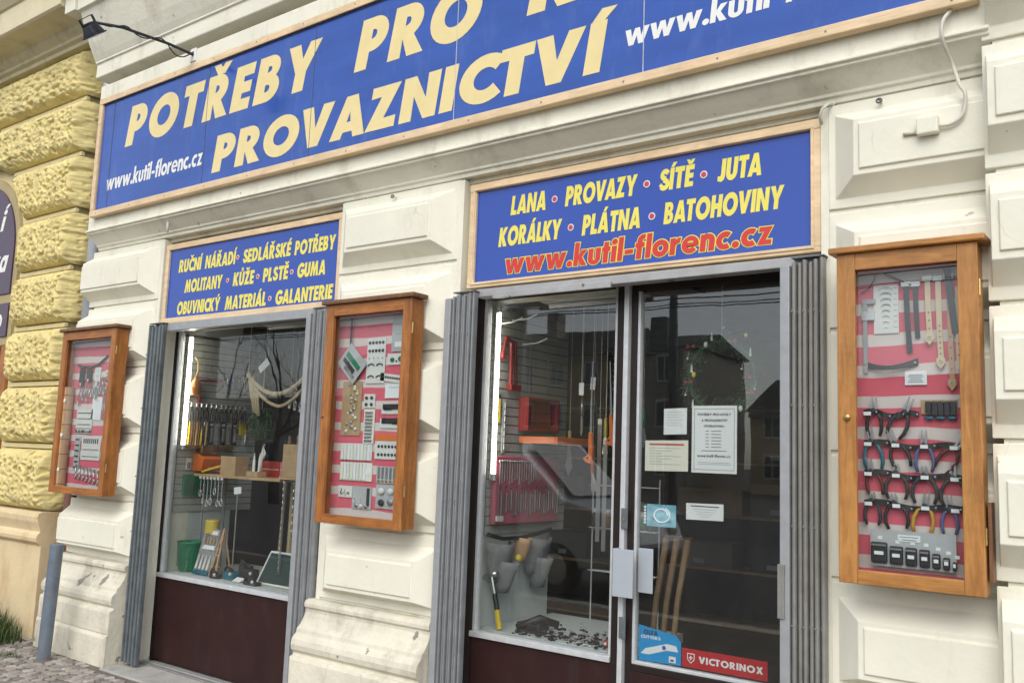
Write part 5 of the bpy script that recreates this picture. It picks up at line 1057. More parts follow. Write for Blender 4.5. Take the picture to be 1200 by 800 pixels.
for k in range(7):
    x = -6.16+.045*k; c = thing('snap_hook', 'chrome snap hook '+ORD[k]+' from the left under the window shelf', 'snap hook', (x, .37, 1.25), 'snap hooks under the shelf')
    L_ = R2.uniform(.05, .16); MB().tube([(x,.37,1.365),(x,.37,1.34-L_)], .003, 6).build('stem', 'alu', c); MB().tube([(x+.014*math.cos(t),.37,1.315-L_+.024*math.sin(t)) for t in [i*2*math.pi/12 for i in range(12)]], .0045, 6, closed=True).build('ring', 'alu', c, smooth=True); MB().ball((x,.365,1.355), .012, 8, 5).build('ball', 'card_white', c)
c = thing('price_card', 'white price card standing under the shelf on a long rod', 'price card', (-5.73, .4, 1.28)); rotxz(B(-5.785, -5.70, .40, .402, 1.255, 1.305), -5.74, 1.28, .1).build('card', 'white_paper', c); MB().tube([(-5.742,.403,.66),(-5.742,.403,1.255)], .006, 6).build('rod', 'gate_grey', c)
def chain(x, y, z0, z1, l, r=.007):
    c = thing('chain', l, 'chain', (x, y, z0)); z = z1; k = 0
    while z > z0:
        MB().tube([(x+(r if k%2 else 0)*math.cos(a), y+(r if k%2==0 else 0)*math.cos(a), z+r*1.7*math.sin(a)) for a in [i*2*math.pi/8 for i in range(8)]], r*.32, 5, closed=True).build('link', 'steel', c); z -= r*2.5; k += 1
chain(-6.10, .36, .90, 1.30, 'bright chain hanging under the left end of the shelf')
chain(-5.165, .36, .74, 1.36, 'long steel chain hanging in front of the chalkboard', .009)
chain(-5.10, .40, .98, 1.36, 'shorter steel chain beside the right gate of left window', .011)
c = thing('mesh_roll', 'yellow-green mesh roll above the knife display', 'roll', (-6.0, .37, .95)); MB().lathe([(.050,0),(.052,.01),(.052,.085),(.050,.095)], (-5.99,.38,.955), 18).build('roll', 'yellow_p', c)
for k in range(5): MB().lathe([(.0525,-.002),(.054,0),(.0525,.002)], (-5.99,.38,.97+.016*k), 18).build('band', 'olive', c)
c = thing('knife_display', 'slanted blue-grey card display of putty knives on the window floor', 'display', (-5.97, .32, .655))
def slant(x0, x1, z0, z1, off, m_, nm):   # a leaning sheet
    f = lambda z: .30+(z-.66)*.22
    MB().add([(x0,f(z0)-off,z0),(x1,f(z0)-off,z0),(x1+.0,f(z1)-off,z1),(x0+.02,f(z1)-off,z1),(x0,f(z0)-off+.008,z0),(x1,f(z0)-off+.008,z0),(x1,f(z1)-off+.008,z1),(x0+.02,f(z1)-off+.008,z1)], [(0,1,2,3),(4,7,6,5),(0,4,5,1),(1,5,6,2),(2,6,7,3),(3,7,4,0)]).build(nm, m_, c)
slant(-6.075, -5.87, .660, .985, 0, 'gate_light', 'card'); 
for z in (.84, .945): slant(-6.03, -5.88, z, z+.028, .010, 'white_paper', 'header')
for k in range(4): slant(-6.05+.045*k, -6.025+.045*k, .70, .80, .016, 'card_white', 'knife_blade'); slant(-6.02+.037*k, -6.0+.037*k, .885, .935, .018, 'wood_pale', 'knife_handle')
slant(-6.06, -5.875, .662, .69, .018, 'teal_p', 'tray')
c = thing('bucket', 'green plastic bucket on the floor of the left window', 'bucket', (-6.20, .365, .655)); MB().lathe([(.082,0),(.090,.02),(.100,.10),(.108,.205),(.112,.208),(.112,.220),(.104,.220),(.100,.20),(.09,.02)], (-6.215,.375,.656), 24).build('body', 'green_p', c, smooth=True)
for k in range(8): MB().tube([(-6.215+.1045*math.cos(a),.375+.1045*math.sin(a),.70+.018*k) for a in [i*2*math.pi/24 for i in range(24)]], .0025, 5, closed=True).build('rib', 'green_p', c)
c = thing('wooden_stand', 'narrow orange wooden easel beside the knife display', 'stand', (-5.84, .36, .655))
for x0, x1 in ((-5.87, -5.835), (-5.80, -5.835), (-5.835, -5.835)): MB().tube([(x0,.30 if x0 != x1 else .46,.66),(x1,.38,1.0)], .008, 7).build('leg', 'leather_tan', c)
for z in (.72, .80, .88): B(-5.862+.1*(z-.72), -5.808-.1*(z-.72), .335, .343, z, z+.012).build('rung', 'leather_tan', c)
c = thing('chalkboard', 'dark green chalkboard in a pale frame leaning at lower right', 'chalkboard', (-5.2, .4, .655))
def lean(p): x, y, z = p; return (x+(z-.66)*.22, .335+(z-.66)*.35+y, z)
def lbox(x0, x1, y0, y1, z0, z1, m_, nm): 
    b = B(x0, x1, y0, y1, z0, z1); b.v = [lean(v) for v in b.v]; b.build(nm, m_, c)
lbox(-5.36, -4.98, 0, .006, .672, .87, 'slate_green', 'slate')
lbox(-5.37, -4.97, -.004, .010, .660, .672, 'card_white', 'frame_bar'); lbox(-5.37, -4.97, -.004, .010, .87, .882, 'card_white', 'frame_bar'); lbox(-5.372, -5.36, -.0035, .0095, .672, .87, 'card_white', 'frame_bar'); lbox(-4.98, -4.968, -.0035, .0095, .672, .87, 'card_white', 'frame_bar')
c = thing('floor_card', 'blank white card lying on the left window floor', 'card', (-5.50, .27, .66)); MB().add([(-5.56,.27,.660),(-5.46,.26,.660),(-5.45,.30,.685),(-5.55,.31,.685)], [(0,1,2,3)]).build('card', 'white_paper', c)
lab = ['dark blue tool case left of the white floor card', 'black metal clamp lying by the wooden easel', 'grey vice body standing behind the floor card', 'dark plane lying in front of the chalkboard', 'small black grinder at the back of the left window floor']
for k, (x, y, w_, h_) in enumerate(((-5.64,.32,.11,.06), (-5.76,.28,.09,.03), (-5.52,.40,.12,.08), (-5.33,.27,.14,.025), (-5.66,.46,.10,.09))):
    c = thing('hand_tool', lab[k], 'tool', (x, y, .656)); B(x-w_/2, x+w_/2, y-.03, y+.03, .656, .656+h_).build('body', 'charcoal' if k != 0 else 'teal_p', c, bev=.008); MB().tube([(x-w_*.4,y-.02,.66+h_),(x-w_*.1,y-.03,.69+h_),(x+w_*.35,y-.02,.665+h_)], .010, 8).build('handle', 'black', c, smooth=True); MB().ball((x+w_*.3,y-.032,.67+h_*.5), .014, 8, 6).build('knob', 'alu', c, smooth=True)
for k, (x, l) in enumerate(((-5.72,'left one of two pale broomsticks standing behind the shelf'), (-5.62,'right one of two pale broomsticks standing behind the shelf'), (-5.42,'olive broomstick standing at the right behind the shelf'))):
    c = thing('broomstick', l, 'broomstick', (x, .8, .655)); MB().tube([(x,.80,.66),(x-.03,.86,1.70)], [.016,.012], 10).build('shaft', 'wood_pale' if k < 2 else 'olive', c, smooth=True); MB().lathe([(.02,0),(.02,.04)], (x,.80,.658), 10).build('ferrule', 'steel', c)
for row, (z, nm) in enumerate(((1.93,'upper'), (1.74,'lower'), (2.22,'highest'))):
    c = thing('hook_rail', f'{nm} rail of hanging red-handled tools at the right of left window', 'rail', (-5.1, .62, z)); MB().tube([(-5.36,.62,z),(-4.60,.62,z)], .006, 8).build('bar', 'alu', c); MB().tube([(-4.62,.62,z),(-4.62,.62,2.6)], .004, 6).build('hanger', 'alu', c); MB().tube([(-5.34,.62,z),(-5.34,.62,2.6)], .004, 6).build('hanger', 'alu', c)
    for k in range(13):
        x = -5.33+.055*k; d = thing('screwdriver', f'{["red","white","black","red"][(k+row) % 4]}-handled screwdriver, {ORD[k]} from the left on the {nm} rail of left window', 'screwdriver', (x, .6, z), f'screwdrivers on the {nm} rail'); MB().tube([(x,.605,z-.01),(x,.605,z-.07)], .010, 7).build('handle', ['red_plastic','card_white','charcoal','red_plastic'][(k+row) % 4], d); MB().tube([(x,.605,z-.07),(x,.605,z-.13)], .003, 6).build('blade', 'steel', d)

# ================================================================ window beside the door
xr = -3.283
GD = 'goods on the slat wall beside the door'
c = thing('bow_saw', 'red steel clamp frame hanging high on the slat wall', 'clamp', (xr, .42, 2.0), GD)
MB().tube([(xr+.02,.47,2.01),(xr+.02,.455,2.27),(xr+.02,.36,2.29),(xr+.02,.335,2.20)], .010, 8).build('frame', 'red_plastic', c); MB().tube([(xr+.03,.405,2.01),(xr+.03,.40,2.26)], .012, 8).build('bar', 'red_plastic', c); B(xr+.01, xr+.05, .39, .49, 1.985, 2.02).build('foot', 'red_plastic', c, bev=.005); MB().tube([(xr+.02,.335,2.20),(xr+.03,.32,2.16)], .016, 8).build('screw_grip', 'red_plastic', c)
chain(xr+.02, .61, 1.99, 2.34, 'thin chain hanging on the slat wall above the red tool box', .006)
chain(xr+.02, .80, 1.99, 2.20, 'short dark chain right of the thin one on the slat wall', .006)
for k, (y, z, l) in enumerate(((.30,2.36,'pale hook arm near the top of the slat wall'), (.55,2.27,'second pale hook arm lower on the slat wall'), (.44,2.40,'thin white wire hook under the ceiling by the lit tube'))):
    c = thing('wall_hook', l, 'hook', (xr, y, z), GD); MB().tube([(xr,y,z),(xr+.10,y+.02,z+.01),(xr+.16,y+.03,z+.035)], .004, 6).build('arm', 'card_white', c); MB().ball((xr+.01,y,z), .010, 8, 6).build('plate', 'card_white', c)
c = thing('level_pack', 'pack of folding rules with yellow edges beside the tube', 'rule pack', (xr, .31, 1.79), GD); B(xr+.004, xr+.012, .275, .345, 1.78, 1.955).build('card', 'charcoal', c)
for k in range(3): B(xr+.0125, xr+.022, .283+.019*k, .294+.019*k, 1.79, 1.93).build('rule', 'olive' if k % 2 else 'yellow_p', c)
c = thing('bit_strip', 'narrow strip of drill bits hanging right of the rule pack', 'bit strip', (xr, .38, 1.6), GD); B(xr+.004, xr+.012, .37, .395, 1.62, 1.93).build('strip', 'card_grey', c)
for k in range(7): MB().tube([(xr+.016,.382,1.64+.04*k),(xr+.016,.382,1.67+.04*k)], .004, 6).build('bit', 'steel', c)
tb = thing('tool_box', 'open red tool box with orange rim mounted on the slat wall', 'tool box', (xr, .68, 1.7))
B(xr+.005, xr+.015, .53, .86, 1.755, 1.955).build('lid_back', 'red_plastic', tb)
for a in ((xr+.0155, xr+.075, .53, .545, 1.755, 1.955), (xr+.0155, xr+.075, .845, .86, 1.755, 1.955), (xr+.0155, xr+.075, .5455, .8445, 1.94, 1.955), (xr+.0155, xr+.075, .5455, .8445, 1.755, 1.77)): B(*a).build('lid_side', 'red_plastic', tb, bev=.003)
for z in (1.815, 1.875): B(xr+.0155, xr+.04, .546, .844, z, z+.010).build('lid_rib', 'red_plastic', tb)
tr = B(xr+.02, xr+.28, .535, .855, 1.690, 1.700).build('tray', 'charcoal', tb)
B(xr+.02, xr+.28, .520, .5345, 1.682, 1.722).build('rim', 'orange', tr, bev=.004); B(xr+.2805, xr+.295, .52, .87, 1.682, 1.722).build('rim', 'orange', tr, bev=.004); B(xr+.02, xr+.28, .8555, .87, 1.682, 1.722).build('rim', 'orange', tr, bev=.004)
for k in range(26): MB().tube([(xr+.05+.028*(k%8),.56+.09*(k//8),1.7005),(xr+.05+.028*(k%8),.56+.09*(k//8),1.725)], .009, 8).build('socket', 'steel', tr)
pb = thing('wrench_board', 'pink-red plastic board full of spanners and bits on the slat wall', 'tool board', (xr, .6, 1.2))
B(xr+.004, xr+.040, .285, .93, 1.215, 1.605).build('board', 'pink_plastic', pb, bev=.010)
for k in range(26):
    y = .32+.0235*k; ln = [.13,.12,.11,.10][k % 4]
    if k < 16: MB().tube([(xr+.044,y,1.57-.004*(k%3)),(xr+.044,y,1.57-ln)], .0042, 6).build('spanner', 'steel' if k % 3 else 'gate_grey', pb); MB().ball((xr+.044,y,1.572), .0095, 7, 5, (.5,1,1)).build('spanner_head', 'steel', pb)
    MB().tube([(xr+.044,y,1.41-.006*(k%5)),(xr+.044,y,1.26+.007*(k%6))], .0038 if k % 2 else .005, 6).build('key', 'steel' if k % 2 else 'gate_dark', pb)
for k in range(12): MB().ball((xr+.044,.33+.05*k,1.425+.006*(k%2)), .009, 7, 5, (.5,1,1)).build('socket', 'gate_dark', pb)
B(xr+.0405, xr+.05, .30, .36, 1.235, 1.265).build('label_plate', 'card_white', pb)
# tool belts
tbt = thing('tool_belt', 'grey suede tool belt with pouches hanging below the spanner board', 'tool belt', (xr+.05, .5, 1.0))
MB().tube([(xr+.03,.25,1.165),(xr+.04,.38,1.135),(xr+.045,.55,1.135),(xr+.04,.72,1.15),(xr+.02,.88,1.17)], .012, 7).build('belt', 'black', tbt)
def pouch(y0, y1, z0, z1, out, m_): 
    vs = []; fs = []; n = 6; rows_ = 4
    for r_ in range(rows_+1):
        v = r_/rows_
        for k in range(n+1):
            t = k/n; y = y0+(y1-y0)*(t*(1-.25*(1-v))+.125*(1-v)); vs.append((xr+.02+out*(.45+.55*v)*math.sin(math.pi*t)**.7+.004*math.sin(k*2.1+r_), y, z0+(z1-z0)*v-.012*math.sin(math.pi*t)*v))
    for r_ in range(rows_):
        for k in range(n): q = r_*(n+1)+k; fs.append((q,q+1,q+n+2,q+n+1))
    o = MB().add(vs, fs).build('pouch', m_, tbt, smooth=True); sm = o.modifiers.new('thick', 'SOLIDIFY'); sm.thickness = .006
pouch(.25, .47, .90, 1.12, .10, 'suede_grey'); pouch(.30, .44, .84, 1.02, .15, 'suede_grey'); pouch(.50, .62, 1.00, 1.14, .09, 'leather_tan'); pouch(.60, .86, .92, 1.13, .09, 'suede_grey'); pouch(.66, .80, .84, 1.02, .13, 'suede_grey')
MB().ball((xr+.10,.45,1.03), .022, 10, 8).build('tape_measure', 'yellow_p', tbt, smooth=True)
hm = thing('hammer', 'claw hammer with black and yellow grip leaning in the corner of the door window', 'hammer', (-3.15, .28, .655))
MB().tube([(-3.165,.275,.660),(-3.19,.278,.76)], .016, 9).build('grip', 'yellow_p', hm); MB().tube([(-3.19,.278,.76),(-3.213,.28,.845)], .015, 9).build('grip', 'black', hm); MB().tube([(-3.213,.28,.845),(-3.238,.28,.935)], .011, 9).build('shaft', 'steel', hm)
MB().tube([(-3.20,.28,.952),(-3.25,.28,.945),(-3.275,.28,.938),(-3.30,.28,.918)], [.018,.016,.012,.006], 9).build('head', 'steel', hm, smooth=True)
c = thing('holster', 'black tool holster lying on the floor of the door window', 'holster', (-3.03, .40, .655)); rb = B(-3.12, -2.96, .36, .46, .656, .70).build('pocket', 'black', c, bev=.012); MB().tube([(-3.10,.34,.67),(-3.0,.42,.72),(-2.93,.50,.69)], [.02,.026,.018], 9).build('grip', 'black', c, smooth=True); B(-3.08, -2.90, .30, .35, .656, .668).build('flap', 'charcoal', c, bev=.004)
mb = MB()
for k in range(420):
    x = R2.uniform(-3.04, -2.43); y = .245+abs(R2.gauss(0, .17)); s_ = R2.uniform(.004, .014); a = R2.uniform(0, 3.14)
    if y > .9: continue
    b_ = B(-s_, s_, -s_*.4, s_*.4, 0, s_*.6); ca, sa = math.cos(a), math.sin(a); mb.add([(x+u*ca-v*sa, y+u*sa+v*ca, .6562+t) for u, v, t in b_.v], b_.f)
tag(stuff(mb.build('hardware_litter', 'card_grey')), 'scatter of small pale fittings on the floor of the door window', 'hardware')
mb = MB()
for k in range(260):
    x = R2.uniform(-3.06, -2.43); y = .245+abs(R2.gauss(0, .15)); s_ = R2.uniform(.005, .016); a = R2.uniform(0, 3.14)
    if y > .9: continue
    b_ = B(-s_, s_, -s_*.35, s_*.35, 0, s_*.8); ca, sa = math.cos(a), math.sin(a); mb.add([(x+u*ca-v*sa, y+u*sa+v*ca, .6566+t) for u, v, t in b_.v], b_.f)
tag(stuff(mb.build('hardware_litter', 'black')), 'scatter of small black plastic fittings on the floor of the door window', 'hardware')
for k, (x, y, m_, l) in enumerate(((-2.485,.29,'red_plastic','small red ball-shaped fitting in the corner of the door window floor'),)): 
    c = thing('ball_fitting', l, 'fitting', (x, y, .655)); MB().ball((x,y,.682), .024, 12, 8).build('ball', m_, c, smooth=True); MB().lathe([(.008,0),(.008,.003)], (x,y-.023,.684), 10, 'y').build('eye', 'card_white', c)
for k, (x, y, w_) in enumerate(((-2.60,.275,.10), (-2.46,.33,.09))):
    c = thing('cable_tie', ['white plastic strip lying at the sill of the door window','short white plastic block near the red ball'][k], 'plastic strip', (x, y, .656)); B(x-w_/2, x+w_/2, y-.008, y+.008, .657, .664 if k == 0 else .675).build('strip', 'white_paper', c, bev=.002); B(x-w_/2-.008, x-w_/2, y-.010, y+.010, .657, .668).build('end', 'card_white', c)
# hand tools hung across the back of the door window
for k, (nm, cat, hm_, tool_m, l) in enumerate((('trowel','trowel','wood_pale','steel','pointed trowel with a wooden handle hung at the back of the door window'), ('spanner','spanner','steel','steel','large bare steel spanner hung at the back of the door window'), ('try_square','square','orange','steel','orange try square hung at the back of the door window'), ('putty_knife','knife','yellow_p','steel','yellow-handled putty knife hung at the back of the door window'), ('wood_chisel','chisel','red_plastic','steel','red-handled chisel hung at the back of the door window'), ('file','file','blue_p','gate_grey','blue-handled file hung at the back of the door window'), ('hand_rake','rake','green_p','gate_dark','small green-handled rake hung at the back of the door window'))):
    x = -3.13+.085*k; z = [1.66,1.86,1.52,1.74,1.90,1.58,1.80][k]; c = thing(nm, l, cat, (x, .86, z), 'hand tools hung at the back of the door window')
    MB().tube([(x,.86,z),(x,.86,z+.11)], [.013,.010], 8).build('handle', hm_, c, smooth=True); MB().prism_y([(x-.006,z),(x+.006,z),(x+[.026,.008,.05,.02,.008,.009,.03][k],z-.10),(x,z-[.17,.12,.11,.12,.14,.20,.12][k]),(x-[.026,.008,.006,.02,.008,.009,.03][k],z-.10)], .858, .862).build('blade', tool_m, c); MB().tube([(x,.86,z+.11),(x,.86,2.6)], .0014, 5).build('string', 'cable_white', c)
# hanging saws and rules at the right
def saw(x, y, z, l, blade, a=0.0):
    c = thing('pruning_saw', l, 'saw', (x, y, z)); 
    rotxz(MB().prism_y([(x-.022,z-.075),(x+.020,z-.085),(x+.024,z-.01),(x+.012,z+.09),(x-.006,z+.09),(x-.006,z-.03),(x-.040,z-.055)][::-1], y-.012, y+.012), x, z, a).build('handle', 'orange', c, bev=.004)
    rotxz(MB().prism_y([(x-.004,z+.09),(x+.010,z+.09),(x+.006,z+.09+blade),(x+.001,z+.09+blade)][::-1], y-.0015, y+.0015), x, z, a).build('blade', 'steel', c)
    MB().lathe([(.007,0),(.007,.002)], (x-.008,y-.0122,z-.05), 8, 'y').build('hole', 'black', c); return c
saw(-2.785, .55, 1.66, 'orange-handled saw with a long upright blade in the door window', .40)
saw(-2.650, .55, 1.76, 'orange-handled saw hanging by the window edge next to the door', .30, .05)
for k, (x, z0, z1, l) in enumerate(((-2.755,1.15,1.83,'pale steel rule hanging between the two orange saws, longer'), (-2.715,1.10,1.72,'steel rule hanging between the two orange saws, shorter'))):
    c = thing('steel_rule', l, 'rule', (x, .6, z0)); B(x-.013, x+.013, .60, .602, z0, z1).build('blade', 'steel', c); B(x-.013, x+.013, .5985, .5998, z1-.03, z1).build('end_tag', 'paper_cream', c); MB().tube([(x,.601,z1),(x,.601,2.6)], .0015, 5).build('string', 'cable_white', c)
for k, (x, z, l) in enumerate(((-2.872,2.00,'blank white price tag left of the saws'), (-2.795,2.03,'white price tag with a pen mark above the rules'))):
    c = thing('price_card', l, 'price card', (x, .58, z)); rotxz(B(x-.016, x+.016, .58, .582, z-.035, z+.035), x, z, -.08*k).build('card', 'white_paper', c); MB().tube([(x,.581,z+.035),(x,.581,2.6)], .0015, 5).build('string', 'cable_white', c)
c = thing('hook_tree', 'chrome fishbone hook rack hanging near the door post', 'hook rack', (-2.66, .62, 2.0)); MB().tube([(-2.66,.62,2.22),(-2.66,.62,1.98)], .004, 6).build('stem', 'alu', c); MB().tube([(-2.66,.62,2.22),(-2.66,.62,2.6)], .0015, 5).build('string', 'cable_white', c)
for k in range(6): MB().tube([(-2.685,.615,2.0+.035*k),(-2.635,.615,2.0+.035*k)], .003, 6).build('hook', 'alu', c)
c = thing('wire_rack', 'thin wire shelf rack standing behind the door window display', 'rack', (-2.7, 1.0, .66))
for z in (.95, 1.2, 1.45): 
    MB().tube([(-3.0,.94,z),(-2.55,.94,z)], .004, 6).build('wire', 'alu', c); MB().tube([(-3.0,.90,z),(-2.55,.90,z)], .004, 6).build('wire', 'alu', c)
for x in (-3.0, -2.78, -2.55): MB().tube([(x,.94,.656),(x,.94,1.5)], .005, 6).build('upright', 'alu', c)
for k in range(6): 
    x = -2.96+.075*k; d = thing('jar', f'{["first","second","third","fourth","fifth","sixth"][k]} small dark jar counting from the left on the wire rack', 'jar', (x, .92, 1.2), 'jars on the wire rack'); MB().lathe([(.028,0),(.03,.01),(.03,.07),(.022,.085)], (x,.92,1.205), 12).build('body', ['charcoal','wood_dark','teal_p','charcoal','green_p','charcoal'][k], d, smooth=True); MB().lathe([(.024,0),(.024,.02)], (x,.92,1.2905), 12).build('lid', 'card_grey', d)

# ================================================================ on and behind the door glass
py = 0.2105
def sheet(x0, x1, z0, z1, name, label, m_='white_paper', cat='notice', skew=0.0):
    s = thing(name, label, cat, ((x0+x1)/2, py, z0)); b = B(x0, x1, py-.0008, py, z0, z1); b.v = [(x, y, z+skew*(x-x0)) for x, y, z in b.v]; b.build('sheet', m_, s); return s
a4 = sheet(-1.994, -1.764, 1.558, 1.876, 'opening_hours', 'large white opening-hours notice on the door glass')
frame(a4, -1.982, -1.776, 1.572, 1.862, .0025, py-.0016, py-.0010, 'print_grey', bev=0, name='border')
lk = dict(y=py-.0012, material='print_dark', ext=.0002)
lettering(a4, 'POTŘEBY PRO KUTILY', -1.965, -1.795, 1.828, .012, gap=.12, shear=.2, **lk); lettering(a4, 'A PROVAZNICTVÍ', -1.945, -1.815, 1.800, .012, gap=.12, shear=.2, **lk)
lettering(a4, 'Otevírací doba:'.upper(), -1.932, -1.826, 1.774, .010, gap=.08, **lk)
for k in range(6): B(-1.922, -1.905, py-.0014, py-.0010, 1.753-.015*k, 1.757-.015*k).build('print_line', 'print_grey', a4); B(-1.893, -1.842, py-.0014, py-.0010, 1.753-.015*k, 1.757-.015*k).build('print_line', 'print_grey', a4)
B(-1.945, -1.815, py-.0014, py-.0010, 1.660, 1.664).build('print_line', 'print_grey', a4)
lettering(a4, 'www.kutil-florenc.cz', -1.965, -1.795, 1.632, .013, gap=.08, **lk)
for k in range(2): B(-1.96, -1.80+.01*k, py-.0014, py-.0010, 1.606-.008*k, 1.608-.008*k).build('print_line', 'print_grey', a4)
n1 = sheet(-2.145, -2.021, 1.735, 1.862, 'small_notice', 'small square white notice left of the opening hours', skew=.03)
for k in range(6): B(-2.13, -2.05+.01*(k % 2), py-.0014, py-.0010, 1.845-.013*k, 1.8465-.013*k).build('print_line', 'print_grey', n1)
n2 = sheet(-2.246, -2.012, 1.556, 1.705, 'card_notice', 'wide notice with a red header bar below the small square one', 'paper_cream', skew=.02)
B(-2.222, -2.035, py-.0016, py-.0010, 1.683, 1.692).build('header_bar', 'print_red', n2)
for k in range(7): B(-2.222+.0*(k%2), -2.05-.05*(k % 3), py-.0014, py-.0010, 1.668-.013*k, 1.670-.013*k).build('print_line', 'print_grey', n2)
n3 = sheet(-2.019, -1.828, 1.335, 1.412, 'paper_note', 'torn white paper note below the opening hours', skew=.02)
B(-1.995, -1.85, py-.0014, py-.0010, 1.398, 1.403).build('print_line', 'print_dark', n3)
for k in range(4): B(-1.985+.012*k, -1.86-.012*k, py-.0014, py-.0010, 1.385-.011*k, 1.3865-.011*k).build('print_line', 'print_grey', n3)
mat('cyan_sticker', (0.20, 0.50, 0.62), .4, var=.35, vscale=28); mat('olfa_blue', (0.0, 0.30, 0.66), .35, var=.05); mat('vic_red', (0.50, 0.012, 0.022), .35, var=.05)
st = sheet(-2.230, -2.072, 1.290, 1.396, 'cyan_sticker', 'pale cyan sticker with white letters up its left edge', 'cyan_sticker', 'sticker')
MB().tube([(-2.15+.034*math.cos(t)*(1+.3*t/6), py-.0015, 1.345+.028*math.sin(t)*(1+.3*t/6)) for t in [i*.35 for i in range(22)]], .004, 5).build('swirl', 'white_paper', st)
MB().tube([(-2.20,py-.0015,1.33),(-2.15,py-.0015,1.305),(-2.10,py-.0015,1.32)], .003, 5).build('swirl', 'teal_p', st)
for k in range(6): B(-2.246, -2.234, py-.0014, py-.0002, 1.300+.015*k, 1.311+.015*k).build('letter', 'white_paper', st)
ol = thing('cutter_sticker', 'bright blue OLFA cutter sticker at the lower left of the door glass', 'sticker', (-2.15, py, .655))
MB().prism_y([(-2.262,.652),(-2.036,.656),(-2.036,.760),(-2.062,.790),(-2.080,.792),(-2.262,.817)][::1], py-.0008, py).build('sheet', 'olfa_blue', ol)
lettering(ol, 'OLFA', -2.235, -2.160, .776, .021, py-.0012, 'black', gap=.1, ext=.0002); lettering(ol, 'CUTTERS', -2.250, -2.145, .757, .014, py-.0012, 'white_paper', gap=.1, ext=.0002)
MB().prism_y([(-2.250,.684),(-2.205,.684),(-2.110,.715),(-2.050,.716),(-2.062,.742),(-2.110,.746),(-2.225,.710)], py-.0016, py-.0010).build('cutter_print', 'white_paper', ol)
dot(ol, -2.125, .726, .010, py-.0017, 'blue_p', 'knob_print'); B(-2.098, -2.062, py-.0022, py-.0017, .664, .692).build('badge', 'white_paper', ol); B(-2.090, -2.072, py-.0028, py-.0023, .670, .678).build('badge_print', 'black', ol)
vc = thing('brand_sticker', 'red VICTORINOX sticker with a white cross shield along the door glass foot', 'sticker', (-1.82, py, .655)); B(-2.032, -1.614, py-.0008, py, .657, .742).build('sheet', 'vic_red', vc)
lettering(vc, 'VICTORINOX', -1.945, -1.635, .684, .030, py-.0012, 'white_paper', gap=.12, ext=.0002)
MB().prism_y([(-2.005,.722),(-1.965,.722),(-1.967,.693),(-1.985,.676),(-2.003,.693)][::-1], py-.0014, py-.0010).build('shield', 'white_paper', vc); MB().prism_y([(-2.001,.718),(-1.969,.718),(-1.971,.695),(-1.985,.681),(-1.999,.695)][::-1], py-.0020, py-.0015).build('shield_field', 'vic_red', vc)
B(-1.994, -1.976, py-.0026, py-.0021, .699, .705).build('cross', 'white_paper', vc); B(-1.988, -1.982, py-.0032, py-.0027, .693, .711).build('cross', 'white_paper', vc)
# wreath behind the door glass
wr = thing('wreath', 'green Christmas wreath with bows and charms hanging behind the door glass', 'wreath', (-1.93, .40, 1.83)); mb = MB()
for k in range(1100):
    a = R2.uniform(0, 6.28); r = .175+R2.gauss(0, .026); p = Vector((-1.93+r*math.cos(a), .40+R2.gauss(0, .022), 2.035+r*math.sin(a))); d = Vector((R2.gauss(0,1), R2.gauss(0,.7), R2.gauss(0,1))).normalized()*.032; s = d.cross(Vector((.3,.8,.2))).normalized()*.0024
    mb.add([p-s, p+s, p+d], [(0,1,2)])
stuff(mb.build('needles', 'leaf', wr)); MB().tube([(-1.93+.175*math.cos(a),.40,2.035+.175*math.sin(a)) for a in [i*2*math.pi/24 for i in range(24)]], .012, 7, closed=True).build('ring', 'leaf', wr); MB().tube([(-1.93,.40,2.21),(-1.93,.40,2.60)], .002, 5).build('string', 'cable_white', wr)
for k in range(22):
    a = k*2*math.pi/22+R2.uniform(-.1,.1); r = .17+R2.uniform(-.05,.07); x, z = -1.93+r*math.cos(a), 2.035+r*math.sin(a); kind = k % 4
    if kind == 0:
        for sg in (-1, 1): MB().prism_y([(x,z),(x+sg*.022,z+.012),(x+sg*.022,z-.008)][::sg], .360, .366).build('bow', 'red_plastic', wr)
    elif kind == 1: MB().ball((x,.36,z), .009, 8, 6).build('bauble', 'steel', wr, smooth=True); MB().tube([(x,.36,z+.008),(x+.004,.37,z+.04)], .0012, 5).build('hanger', 'alu', wr)
    elif kind == 2: MB().prism_y([(x-.006,z-.02),(x+.006,z-.02),(x+.002,z+.02),(x-.002,z+.02)][::-1], .358, .362).build('icicle', 'card_white', wr)
    else: MB().ball((x,.36,z), .012, 8, 6, (1,.6,1.3)).build('charm', ['brass','card_white','yellow_p'][k % 3], wr, smooth=True)
# axe handles leaning inside the door
for k, (x, l) in enumerate(((-2.33,'leftmost pale wooden axe handle leaning behind the door glass'), (-2.27,'middle pale wooden axe handle leaning behind the door glass'), (-2.21,'rightmost pale wooden axe handle leaning behind the door glass'))):
    c = thing('axe_handle', l, 'axe handle', (x, .5, .01), 'axe handles behind the door'); MB().tube([(x-.05,.46,.012),(x-.02,.47,.5),(x+.01,.49,.9),(x+.06,.50,1.22)], [.020,.014,.015,.018], 10).build('shaft', 'handle_wood', c, smooth=True); MB().lathe([(.020,0),(.024,.012)], (x+.06,.50,1.215), 10).build('butt', 'wood_dark', c)
